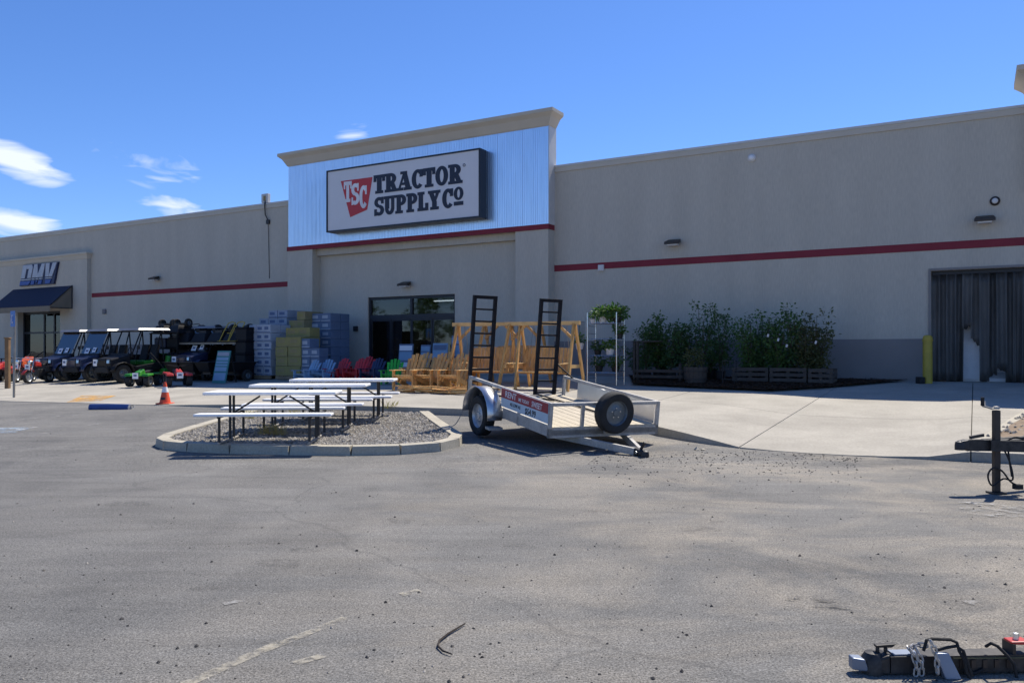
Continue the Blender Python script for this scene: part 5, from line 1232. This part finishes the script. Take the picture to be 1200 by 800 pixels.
def bike(body):
    t = thing('mini_bike', '', 'mini bike')
    for xx in (.55, -.50): wheel(t, (xx, 0, .25), .25, .12, 'rim_grey', 1, .62, 4, 20)
    fr_ = MB(); fr_.tube([(-.50, .08, .25), (-.10, .08, .36), (.25, .05, .62), (.38, 0, .80)], .02); fr_.tube([(-.50, -.08, .25), (-.10, -.08, .36), (.25, -.05, .62), (.38, 0, .80)], .02); fr_.tube([(-.30, 0, .68), (.30, 0, .70)], .022); fr_.build('frame', 'utv_black', t)
    for s in (-1, 1): MB().tube([(.55, s*.09, .25), (.36, s*.09, .90)], .017).build('fork_leg', 'chrome', t)
    MB().hexa([(-.05, -.09, .62), (.30, -.09, .66), (.30, .09, .66), (-.05, .09, .62)], [(-.02, -.07, .80), (.24, -.08, .84), (.24, .08, .84), (-.02, .07, .80)]).build('tank', body, t, bevel=.03)
    MB().hexa([(-.52, -.09, .68), (-.04, -.10, .66), (-.04, .10, .66), (-.52, .09, .68)], [(-.54, -.08, .77), (-.04, -.08, .74), (-.04, .08, .74), (-.54, .08, .77)]).build('seat', 'utv_black', t, bevel=.02)
    MB().box(-.16, .18, -.12, .12, .28, .54).build('engine', 'steel_dark', t, bevel=.02)
    for xx, a0, a1 in ((.55, 20, 140), (-.50, 50, 165)):
        V = []
        for i in range(7):
            a = R(a0+(a1-a0)*i/6)
            for yy in (-.075, .075): V.append((xx+.30*math.cos(a), yy, .25+.30*math.sin(a)))
        f = MB().add(V, [(2*i, 2*i+1, 2*i+3, 2*i+2) for i in range(6)]).build('mudguard', body, t, smooth=True, fix=False); f.modifiers.new('thick', 'SOLIDIFY').thickness = .008
    MB().tube([(.26, -.34, .98), (.34, -.12, .95), (.34, .12, .95), (.26, .34, .98)], .013).build('handlebar', 'chrome', t); MB().lathe([(0, .05), (.07, .04), (.075, -.04)], 12, (.46, 0, .80), 'x').build('headlight', 'chrome', t)
    tag_card(t, (.60, 0, .62), .11); return t
b1 = bike('paint_orange'); b1.location = place(29, 6.3); b1.rotation_euler = (0, 0, RU+R(30)); b1['label'] = 'orange mini bike behind the blue parking sign'
b2 = bike('paint_red'); b2.location = place(46, 6.6); b2.rotation_euler = (0, 0, RU+R(20)); b2['label'] = 'red mini bike beside the leftmost utility vehicle'
# orange log splitter like frame behind the bike
x, y, z = place(30, 4.6); t = thing('orange_tiller', 'orange machine with raised handlebars behind the orange mini bike', 'garden machine', (x, y, z), RU+R(25))
MB().hexa([(-.35, -.25, .30), (.35, -.25, .30), (.35, .25, .30), (-.35, .25, .30)], [(-.25, -.2, .95), (.1, -.2, .75), (.1, .2, .75), (-.25, .2, .95)]).build('cowl', 'paint_orange', t, bevel=.03)
for s in (-1, 1): wheel(t, (0, s*.34, .28), .28, .14, 'rim_grey', s, .55, 4, 18); MB().tube([(-.2, s*.2, .8), (-.75, s*.26, 1.15), (-.95, s*.26, 1.12)], .018).build('handle', 'utv_black', t)
MB().cyl((0, -.3, .28), (0, .3, .28), .03).build('axle', 'steel_dark', t)
# ------------------------------------------------------------------ black carts and rack
def cart(m='utv_black'):
    t = thing('garden_cart', '', 'cart')
    tb = MB(); tb.hexa([(-.40, -.28, .34), (.40, -.28, .34), (.40, .28, .34), (-.40, .28, .34)], [(-.55, -.40, .68), (.55, -.40, .68), (.55, .40, .68), (-.55, .40, .68)]); tb.build('tub', m, t, bevel=.02)
    MB().box(-.59, .59, -.44, .44, .665, .70).build('tub_rim', m, t, bevel=.01)
    for s in (-1, 1): wheel(t, (.05, s*.44, .21), .21, .13, 'rim_dark', s, .5, 4, 18)
    MB().bar((.05, -.42, .21), (.05, .42, .21), .03, .03).build('axle', 'steel_dark', t); MB().box(-.3, .3, -.2, .2, .24, .335).build('undercarriage', 'steel_dark', t); MB().tube([(.45, 0, .30), (1.0, 0, .22), (1.1, 0, .30)], .02).build('tow_bar', 'steel_dark', t)
    return t
def flip(o, z): o.rotation_mode = 'XYZ'; o.rotation_euler[0] = math.pi; o.location.z += z
ca = cart(); ca['label'] = 'black garden cart standing under the steel rack, left'; ca['group'] = 'black garden carts'; ca.location = place(228, 3.3); ca.rotation_euler = (0, 0, RB+R(90))
copy_thing(ca, 'black garden cart standing under the steel rack, middle', place(249, 3.2), RB+R(92), 'black garden carts')
copy_thing(ca, 'black garden cart standing under the steel rack, right beside the pale cartons', place(271, 3.3), RB+R(88), 'black garden carts')
for px_, lb in ((214, 'black garden cart in the front row of carts, left of the teal board'), (232, 'black garden cart in the front row of carts, second from left'), (250, 'black garden cart in the front row of carts, just left of the teal board'), (278, 'black garden cart in the front row of carts, right of the teal board')):
    copy_thing(ca, lb, place(px_, 4.25), RB+R(90), 'black garden carts')
x, y, z = place(252, 3.2); rk = thing('steel_rack', 'black steel display rack with a pale top rail holding upturned carts', 'rack', (x, y, z), RB)
RL, RH = 1.75, 1.33
for a in (-RL, 0, RL):
    for b in (-.45, .45): MB().box(a-.03, a+.03, b-.03, b+.03, 0, RH-.001).build('upright', 'utv_black', rk)
for zz in (RH,): MB().box(-RL-.05, RL+.05, -.5, .5, zz, zz+.045).build('shelf', 'utv_black', rk)
MB().box(-RL-.05, RL+.05, -.53, -.501, RH-.02, RH+.06).build('top_rail', 'pole_steel', rk)
bk_ = MB().box(-RL, RL, .46, .48, .05, RH-.05).build('back_panel', 'utv_black', rk)
for k, (du_, lb) in enumerate(((-1.3, 'upturned black cart on the rack, leftmost, wheels in the air'), (-.35, 'upturned black cart on the rack, second from left, wheels in the air'), (.55, 'upturned black cart on the rack, third from left, wheels in the air'), (1.42, 'upturned black cart on the rack, rightmost, wheels in the air'), (.1, 'upturned black cart on the rack, at the back between second and third'), (1.0, 'upturned black cart on the rack, at the back beside the rightmost'))):
    c = copy_thing(ca, lb, (0, 0, 0), 0, 'black garden carts'); xx, yy = uw(to_uw(x, y)[0]+du_, 3.2 - (1.05 if k > 3 else 0)); c.location = (xx, yy, z+RH+.046+.70); c.rotation_euler = (math.pi, 0, RB+R(90))
for k, lb in enumerate(('black crate at the bottom of the tall stack beside the pale cartons', 'black crate, second up in the tall stack beside the pale cartons', 'black crate, third up in the tall stack beside the pale cartons', 'black crate on top of the tall stack beside the pale cartons')):
    xx, yy, zz = place(289, 3.5); t = thing('black_crate', lb, 'crate', (xx, yy, zz + k*.48), RB + R(3*k - 4), 'stacked black crates')
    MB().box(-.26, .26, -.30, .30, 0, .42).build('body', 'utv_black', t, bevel=.02); MB().box(-.28, .28, -.32, .32, .4205, .478).build('lid', 'ramp_black', t, bevel=.02)
# tall stack of upturned carts left of the rack
x, y, z = place(204, 3.4)
tw = thing('steel_rack', 'tall narrow black rack behind the green machine with carts on top', 'rack', (x, y, z), RB)
for a in (-.8, .8):
    for b in (-.45, .45): MB().box(a-.03, a+.03, b-.03, b+.03, 0, 1.75).build('upright', 'utv_black', tw)
for zz in (.55, 1.15, 1.751): MB().box(-.85, .85, -.5, .5, zz, zz+.04).build('shelf', 'utv_black', tw)
MB().box(-.8, .8, .46, .48, .1, 1.74).build('back_panel', 'utv_navy', tw)
for du_, lb in ((-.42, 'upturned black cart on the tall narrow rack, left'), (.46, 'upturned black cart on the tall narrow rack, right')):
    c = copy_thing(ca, lb, (0, 0, 0), 0, 'black garden carts'); xx, yy = uw(to_uw(x, y)[0]+du_, 3.4); c.location = (xx, yy, z+1.792+.70); c.rotation_euler = (math.pi, 0, RB+R(90)); c.scale = (.8, .8, .8); c.location.z = z+1.792+.56
for du_, zz, m, lb in ((-.4, .591, 'paint_green', 'green boxed engine on the low shelf of the tall rack'), (.4, .591, 'utv_navy', 'navy tool case on the low shelf of the tall rack'), (-.35, 1.191, 'utv_navy', 'navy tool case on the middle shelf of the tall rack'), (.4, 1.191, 'utv_black', 'black tool case on the middle shelf of the tall rack')):
    xx, yy = uw(to_uw(x, y)[0]+du_, 3.5); t = thing('tool_case', lb, 'case', (xx, yy, z+zz), RB); MB().box(-.33, .33, -.30, .30, 0, .40).build('body', m, t, bevel=.03); MB().tube([(-.12, -.31, .36), (-.12, -.36, .42), (.12, -.36, .42), (.12, -.31, .36)], .015).build('handle', 'steel_dark', t)
# green push machine in front
x, y, z = place(200, 4.1); t = thing('green_mower', 'green machine with black handle standing between the quad bikes', 'mower', (x, y, z), RB+R(70))
MB().hexa([(-.4, -.28, .15), (.4, -.28, .15), (.4, .28, .15), (-.4, .28, .15)], [(-.32, -.24, .45), (.3, -.22, .5), (.3, .22, .5), (-.32, .24, .45)]).build('deck', 'paint_green', t, bevel=.04); MB().hexa([(-.2, -.18, .5), (.2, -.18, .5), (.2, .18, .5), (-.2, .18, .5)], [(-.15, -.14, .95), (.12, -.14, .9), (.12, .14, .9), (-.15, .14, .95)]).build('engine_cover', 'paint_green', t, bevel=.04)
for s in (-1, 1):
    for xx in (.3, -.3): wheel(t, (xx, s*.34, .16), .16, .09, 'rim_grey', s, .55, 4, 16)
    MB().tube([(-.3, s*.2, .45), (-.8, s*.22, 1.05)], .014).build('handle', 'steel_dark', t)
# yellow hand trucks leaning on the rack
for px, lb in ((268, 'yellow hand truck leaning on the rack, left'), (279, 'yellow hand truck leaning on the rack, right')):
    u = u_at(px, 3.75); x, y, z = G(u, 3.75); t = thing('hand_truck', lb, 'hand truck', (x, y, z+1.43), RB+R(20), 'yellow hand trucks')
    h = MB()
    for s in (-1, 1): h.tube([(s*.17-.18, -.05, 0), (s*.15-.05, 0, .35), (s*.14+.08, .10, .68)], .018)
    h.tube([(-.23+.17, -.0, .3), (.10, .0, .3)], .014); h.tube([(-.06, .10, .68), (.08, .13, .72), (.22, .10, .68)], .018); h.build('frame', 'yellow_paint', t); MB().box(-.36, .0, -.20, -.03, -.0, .012).build('toe_plate', 'yellow_paint', t)
# ------------------------------------------------------------------ plants
def leaves(mb, c, rad, n, ls, rnd, droop=.3, shell=.35):
    c = Vector(c)
    for i in range(n):
        d = Vector((rnd.gauss(0, 1), rnd.gauss(0, 1), rnd.gauss(0, 1))).normalized(); k = shell + (1-shell)*rnd.random()**.6
        p = c + Vector((d.x*rad[0], d.y*rad[1], d.z*rad[2]))*k
        ax_ = (d + Vector((rnd.gauss(0, .7), rnd.gauss(0, .7), rnd.gauss(0, .5) - droop))).normalized(); sd = ax_.cross(Vector((rnd.gauss(0, 1), rnd.gauss(0, 1), rnd.gauss(0, 1)))).normalized(); l = ls*rnd.uniform(.6, 1.3)
        nb = ax_.cross(sd)*l*.12
        mb.add([p, p+ax_*l*.5+sd*l*.28+nb, p+ax_*l, p+ax_*l*.5-sd*l*.28+nb], [(0, 1, 2, 3)])
def potted(name, label, group, px, w, h, spread, lm, n, ls, rnd, stems=4, pot='pot_black', potr=.16, top=None, zoff=0.0, upright=False, cat='shrub'):
    x, y, z = place(px, w); t = thing(name, label, cat, (x, y, z+zoff), rnd.uniform(0, 6), group)
    MB().lathe([(potr*.78, 0), (potr, potr*1.5), (potr*1.06, potr*1.52), (potr*.95, potr*1.45), (0, potr*1.4)], 16, axis='z').build('pot', pot, t, smooth=True)
    tk = MB(); cr = MB()
    for s in range(stems):
        a = rnd.uniform(0, 6.28); r_ = rnd.uniform(.2, .75)*spread; hh = h*rnd.uniform(.66, 1.0)
        top_ = Vector((math.cos(a)*r_, math.sin(a)*r_, hh)); mid = Vector((top_.x*.35, top_.y*.35, hh*.5)); tk.tube([(0, 0, potr*1.3), mid, top_], [.014, .010, .005], 5)
        for f in ((.3, .45, .6, .75, .9, 1.0) if upright else (.30, .45, .62, .8, 1.0)):
            p = Vector((0, 0, potr*1.4)).lerp(mid, min(1, f*2)) if f < .5 else mid.lerp(top_, (f-.5)*2)
            o_ = Vector((rnd.gauss(0, .22), rnd.gauss(0, .22), rnd.gauss(0, .08)))*spread; q = p + o_
            tk.tube([p, q], .004, 4); b_ = spread*rnd.uniform(.26, .5); leaves(cr, q, (b_, b_, b_*(1.1 if upright else .75)), n, ls, rnd)
    tk.build('stem', 'bark', t); cr.build('foliage', lm, t, fix=False); return t
rnd = random.Random(12)
SH = [(757, 1.6, 1.75, .42, 'leaf_dark', True, 'dark upright shrub in a pot, leftmost of those behind the wooden pallet rack'), (771, 1.4, 1.95, .40, 'leaf_mid', True, 'tall narrow shrub in a pot, second from left behind the wooden pallet rack'), (786, 1.6, 1.85, .46, 'leaf_dark', False, 'bushy dark shrub in a pot, third from left behind the wooden pallet rack'), (800, 1.3, 1.85, .42, 'leaf_dark', True, 'dark shrub in a pot just left of the tallest tree'),
      (822, 1.4, 2.35, .62, 'leaf_dark', False, 'tallest dark potted tree on the wall bed, behind the barrel planter'), (844, 1.3, 1.95, .50, 'leaf_dark', False, 'spreading dark potted tree right of the barrel planter'),
      (880, 1.5, 1.8, .44, 'leaf_mid', True, 'green potted tree at the left end of the low wooden crate row'), (895, 1.3, 2.05, .48, 'leaf_dark', False, 'green potted tree, second from left in the low wooden crate row'), (912, 1.5, 1.75, .44, 'leaf_mid', False, 'green potted tree, third from left in the low wooden crate row'), (928, 1.3, 2.05, .48, 'leaf_dark', True, 'green potted tree, fourth from left in the low wooden crate row'), (944, 1.5, 1.95, .46, 'leaf_olive', False, 'olive green potted tree, second from right in the low wooden crate row'), (958, 1.4, 1.95, .42, 'leaf_olive', True, 'olive green potted tree at the right end of the low wooden crate row')]
for px, w, h, sp_, lm, up_, lb in SH: potted('potted_tree', lb, 'potted trees along the wall', px, w, h*.93, sp_*1.08, lm, 26, .09, rnd, 8, upright=up_, zoff=.06)
for k, px in enumerate((748, 764, 780, 794, 834, 856, 888, 905, 920, 936, 951)):  # low dark shrubs added to fill what is only shade behind the trees
    if k not in (0, 2, 4, 6, 8, 10): continue
    potted('potted_shrub', 'low dark shrub in a black pot close to the wall, number %d from the left' % (k+1) if False else ['low dark shrub at the far left of the bed, beside the plant rack', 'low dark shrub close to the wall behind the pallet rack, left', 'low dark shrub close to the wall behind the pallet rack, middle', 'low dark shrub close to the wall behind the pallet rack, right', 'low dark shrub close to the wall right of the barrel planter', 'low dark shrub close to the wall behind the wire stand', 'low dark shrub behind the left low crate', 'low dark shrub between the left and middle low crates', 'low dark shrub behind the middle low crate', 'low dark shrub between the middle and right low crates', 'low dark shrub behind the right low crate'][k], 'low shrubs close to the wall', px, .75, .85, .38, 'leaf_dark', 22, .08, rnd, 4, zoff=.06)
for px, py in ((900, 393), (912, 398), (922, 405), (956, 401)):
    u = u_at(px, 1.95); x, y = uw(u, 1.95); z = z_at(px, py, 1.95); o = MB().box(-.025, .025, -.004, .004, -.04, .04).build('plant_tag', 'pot_white'); o.location = (x, y, z); o.rotation_euler = (0, R(15), RB); tag(o, 'small white paper tag hanging on the potted trees', 'tag', 'white plant tags')
# wooden pallet racks holding them
def crate_row(label, px0, px1, w, h):
    u0, u1 = u_at(px0, w), u_at(px1, w); x, y, z = G((u0+u1)/2, w); t = thing('plant_crate', label, 'crate', (x, y, z+.05), RB); L = (u1-u0)/2
    for zz in (.03, .17, .31):
        if zz > h: continue
        MB().box(-L, L, -.02, .005, zz, zz+.09).build('slat', 'grey_wood', t); MB().box(-L, L, .78, .80, zz, zz+.09).build('slat', 'grey_wood', t)
    for a in (-L+.04, 0, L-.04):
        MB().box(a-.04, a+.04, .006, .07, 0, h).build('post', 'grey_wood', t); MB().box(a-.04, a+.04, .71, .779, 0, h).build('post', 'grey_wood', t)
    for a in (-L, L-.02):
        for zz in (.03, .17): MB().box(a, a+.02, .071, .70, zz, zz+.09).build('slat', 'grey_wood', t)
crate_row('low grey wooden crate under the potted trees, left section', 858, 900, 1.95, .36); crate_row('low grey wooden crate under the potted trees, middle section', 902, 945, 1.95, .36); crate_row('low grey wooden crate under the potted trees, right section', 947, 976, 1.95, .36)
x, y, z = place(771, 2.1); t = thing('pallet_rack', 'dark wooden pallet rack with posts in front of the left shrubs', 'rack', (x, y, z+.05), RB)
for a in (-.72, -.62, .66): MB().box(a-.03, a+.03, -.04, .04, 0, 1.12 if a < 0 else .5).build('post', 'grey_wood', t)
for zz in (.08, .24): MB().box(-.75, .75, -.065, -.041, zz, zz+.08).build('slat', 'grey_wood', t)
MB().box(-.78, .0, -.06, .5, 1.121, 1.15).build('shelf', 'grey_wood', t)
# half barrel planter
x, y, z = place(815, 2.6); t = thing('barrel_planter', 'half barrel wooden planter with iron hoops before the shrubs', 'planter', (x, y, z+.05)); n = 16
for i in range(n):
    a0, a1 = 2*math.pi*i/n+.012, 2*math.pi*(i+1)/n-.012; f = lambda r_, a, zz: (r_*math.cos(a), r_*math.sin(a), zz)
    MB().hexa([f(.26, a0, 0), f(.28, a0, 0), f(.28, a1, 0), f(.26, a1, 0)], [f(.31, a0, .44), f(.335, a0, .44), f(.335, a1, .44), f(.31, a1, .44)]).build('stave', 'grey_wood', t)
for zz in (.08, .30): r_ = .285 + .055*zz/.44+.002; MB().lathe([(r_, zz), (r_+.006, zz), (r_+.013, zz+.06), (r_+.004, zz+.06)], 24, axis='z').build('hoop', 'hoop_iron', t)
MB().lathe([(0, .38), (.305, .37)], 20, axis='z').build('soil', 'mulch', t); lf = MB(); leaves(lf, (-.02, 0, .68), (.26, .26, .28), 260, .10, rnd); lf.build('foliage', 'leaf_olive', t, fix=False)
# metal plant rack
x, y, z = place(711, 3.3); rk = thing('plant_rack', 'silver wire plant rack with ladder ends and shelves beside the swing', 'plant rack', (x, y, z), RB+R(6))
HP = 2.02
for sx_ in (-.42, .42):
    for sy_ in (-.45, .30): MB().cyl((sx_, sy_, 0), (sx_, sy_, HP), .019, n=8).build('upright', 'chrome', rk)
    for k in range(9): MB().cyl((sx_, -.45, .18+k*.21), (sx_, .30, .18+k*.21), .011, n=6).build('end_rung', 'chrome', rk)
for zz in (.35, .82, 1.28, 1.72):
    s_ = MB()
    for q in (-.45, -.30, -.15, 0, .15, .30): s_.cyl((-.42, q, zz), (.42, q, zz), .008, n=5)
    for q in (-.40, -.2, 0, .2, .40): s_.cyl((q, -.45, zz+.012), (q, .30, zz+.012), .007, n=5)
    s_.build('wire_shelf', 'chrome', rk)
tp = MB()
for i in range(7): tp.tube([(-.76+.06*i*.5, -.25, .6), (-.76+.06*i*.5, -.25, 1.78)], .005, 5)
for zz in (.6, 1.0, 1.4, 1.78): tp.tube([(-.76, -.25, zz), (-.58, -.25, zz)], .005, 5)
tp.build('side_trellis', 'steel_dark', rk)
RX = RB+R(6); ca_, sa_ = math.cos(RX), math.sin(RX)
def on_rack(lx, ly, lz): return (x + lx*ca_ - ly*sa_, y + lx*sa_ + ly*ca_, z + lz)
rnd = random.Random(77)
def pot_plant(label, l, r_, fr, lm, n, ls, pot='pot_white', up=.12):
    t = thing('potted_plant', label, 'potted plant', on_rack(*l), rnd.uniform(0, 6), 'potted plants on the wire rack')
    MB().lathe([(r_*.72, 0), (r_, r_*1.35), (r_*1.08, r_*1.37), (r_*.9, r_*1.3), (0, r_*1.25)], 16, axis='z').build('pot', pot, t, smooth=True)
    lf = MB(); leaves(lf, (0, 0, r_*1.3+up), (fr, fr, fr*.72), n, ls, rnd, .35, .1); lf.build('foliage', lm, t, fix=False)
    sm_ = MB()
    for i in range(5): a = i*1.26; sm_.tube([(0, 0, r_*1.2), (math.cos(a)*fr*.5, math.sin(a)*fr*.5, r_*1.3+up)], .005, 4)
    sm_.build('stem', 'leaf_mid', t); return t
pot_plant('bright leafy plant in a white pot, left on the top rack shelf', (-.12, 0, 1.742), .13, .30, 'leaf_bright', 330, .12)
pot_plant('bright leafy plant in a dark pot, right on the top rack shelf', (.30, .05, 1.742), .13, .32, 'leaf_mid', 330, .12, 'pot_black')
pot_plant('trailing yellow green plant in a white pot on the middle rack shelf', (.14, -.16, .842), .13, .22, 'leaf_bright', 220, .09)
pot_plant('leafy dark plant on the second rack shelf from the top', (.34, .1, 1.302), .11, .20, 'leaf_mid', 160, .09, 'pot_black')
pot_plant('dark low plant on the middle rack shelf at the left', (-.28, .05, .842), .11, .20, 'leaf_dark', 160, .08, 'pot_black')
pot_plant('dark green bushy plant on the bottom rack shelf at the right', (.26, -.02, .372), .12, .24, 'leaf_mid', 240, .08, 'pot_black')
pot_plant('dark green bushy plant on the bottom rack shelf at the left', (-.22, -.02, .372), .12, .22, 'leaf_dark', 200, .08, 'pot_black')
pot_plant('plant in a small white pot at the top left of the rack', (-.38, -.1, 1.742), .08, .10, 'leaf_mid', 60, .07)
hp = thing('hanging_pot', 'white hanging pot with trailing leaves at the left side of the rack', 'potted plant', on_rack(-.70, -.30, 1.0), 0); 
MB().lathe([(.09, 0), (.13, .18), (.14, .185), (.12, .175), (0, .17)], 16, axis='z').build('pot', 'pot_white', hp, smooth=True); lf = MB(); leaves(lf, (0, 0, .28), (.18, .18, .15), 140, .08, rnd, .4, .1); lf.build('foliage', 'leaf_bright', hp, fix=False); MB().tube([(0, .12, .18), (0, .02, .72)], .004, 4).build('hanger', 'steel_dark', hp)
# small wire trolley near the low crates
x, y, z = place(855, 2.7); t = thing('wire_stand', 'small dark wire stand between the barrel planter and the low crates', 'stand', (x, y, z+.05), RB)
for a in (-.16, .16):
    for b in (-.12, .12): MB().cyl((a, b, 0), (a, b, .62), .010, n=6).build('upright', 'steel_dark', t)
for zz in (.12, .40, .61): MB().box(-.17, .17, -.13, .13, zz, zz+.015).build('shelf', 'steel_dark', t)
# ------------------------------------------------------------------ trees across the lot, mirrored in the entrance glass
rnd = random.Random(50)
def big_tree(xx, yy, h, lb):
    t = thing('street_tree', lb, 'tree', (xx, yy, 0), 0, 'trees beyond the far side of the lot')
    tk = MB(); tk.tube([(0, 0, 0), (.1, 0, h*.3), (0, .1, h*.6)], [.28, .2, .1], 8); cr = MB()
    for i in range(14):
        a = rnd.uniform(0, 6.28); r_ = h*.28*rnd.random()**.5; zz = h*rnd.uniform(.35, .95); p = (math.cos(a)*r_, math.sin(a)*r_, zz); tk.tube([(0, 0, h*.3), p], [.06, .02], 5)
        b = h*rnd.uniform(.10, .18); leaves(cr, p, (b, b, b*.8), 110, .42, rnd, .2, .2)
    tk.build('trunk', 'bark', t); cr.build('crown', 'leaf_mid', t, fix=False)
for i in range(7): big_tree(-62 - rnd.uniform(0, 14), -14 + i*8 + rnd.uniform(-2, 2), rnd.uniform(7, 11), 'leafy tree far to the left beyond the parking lot')
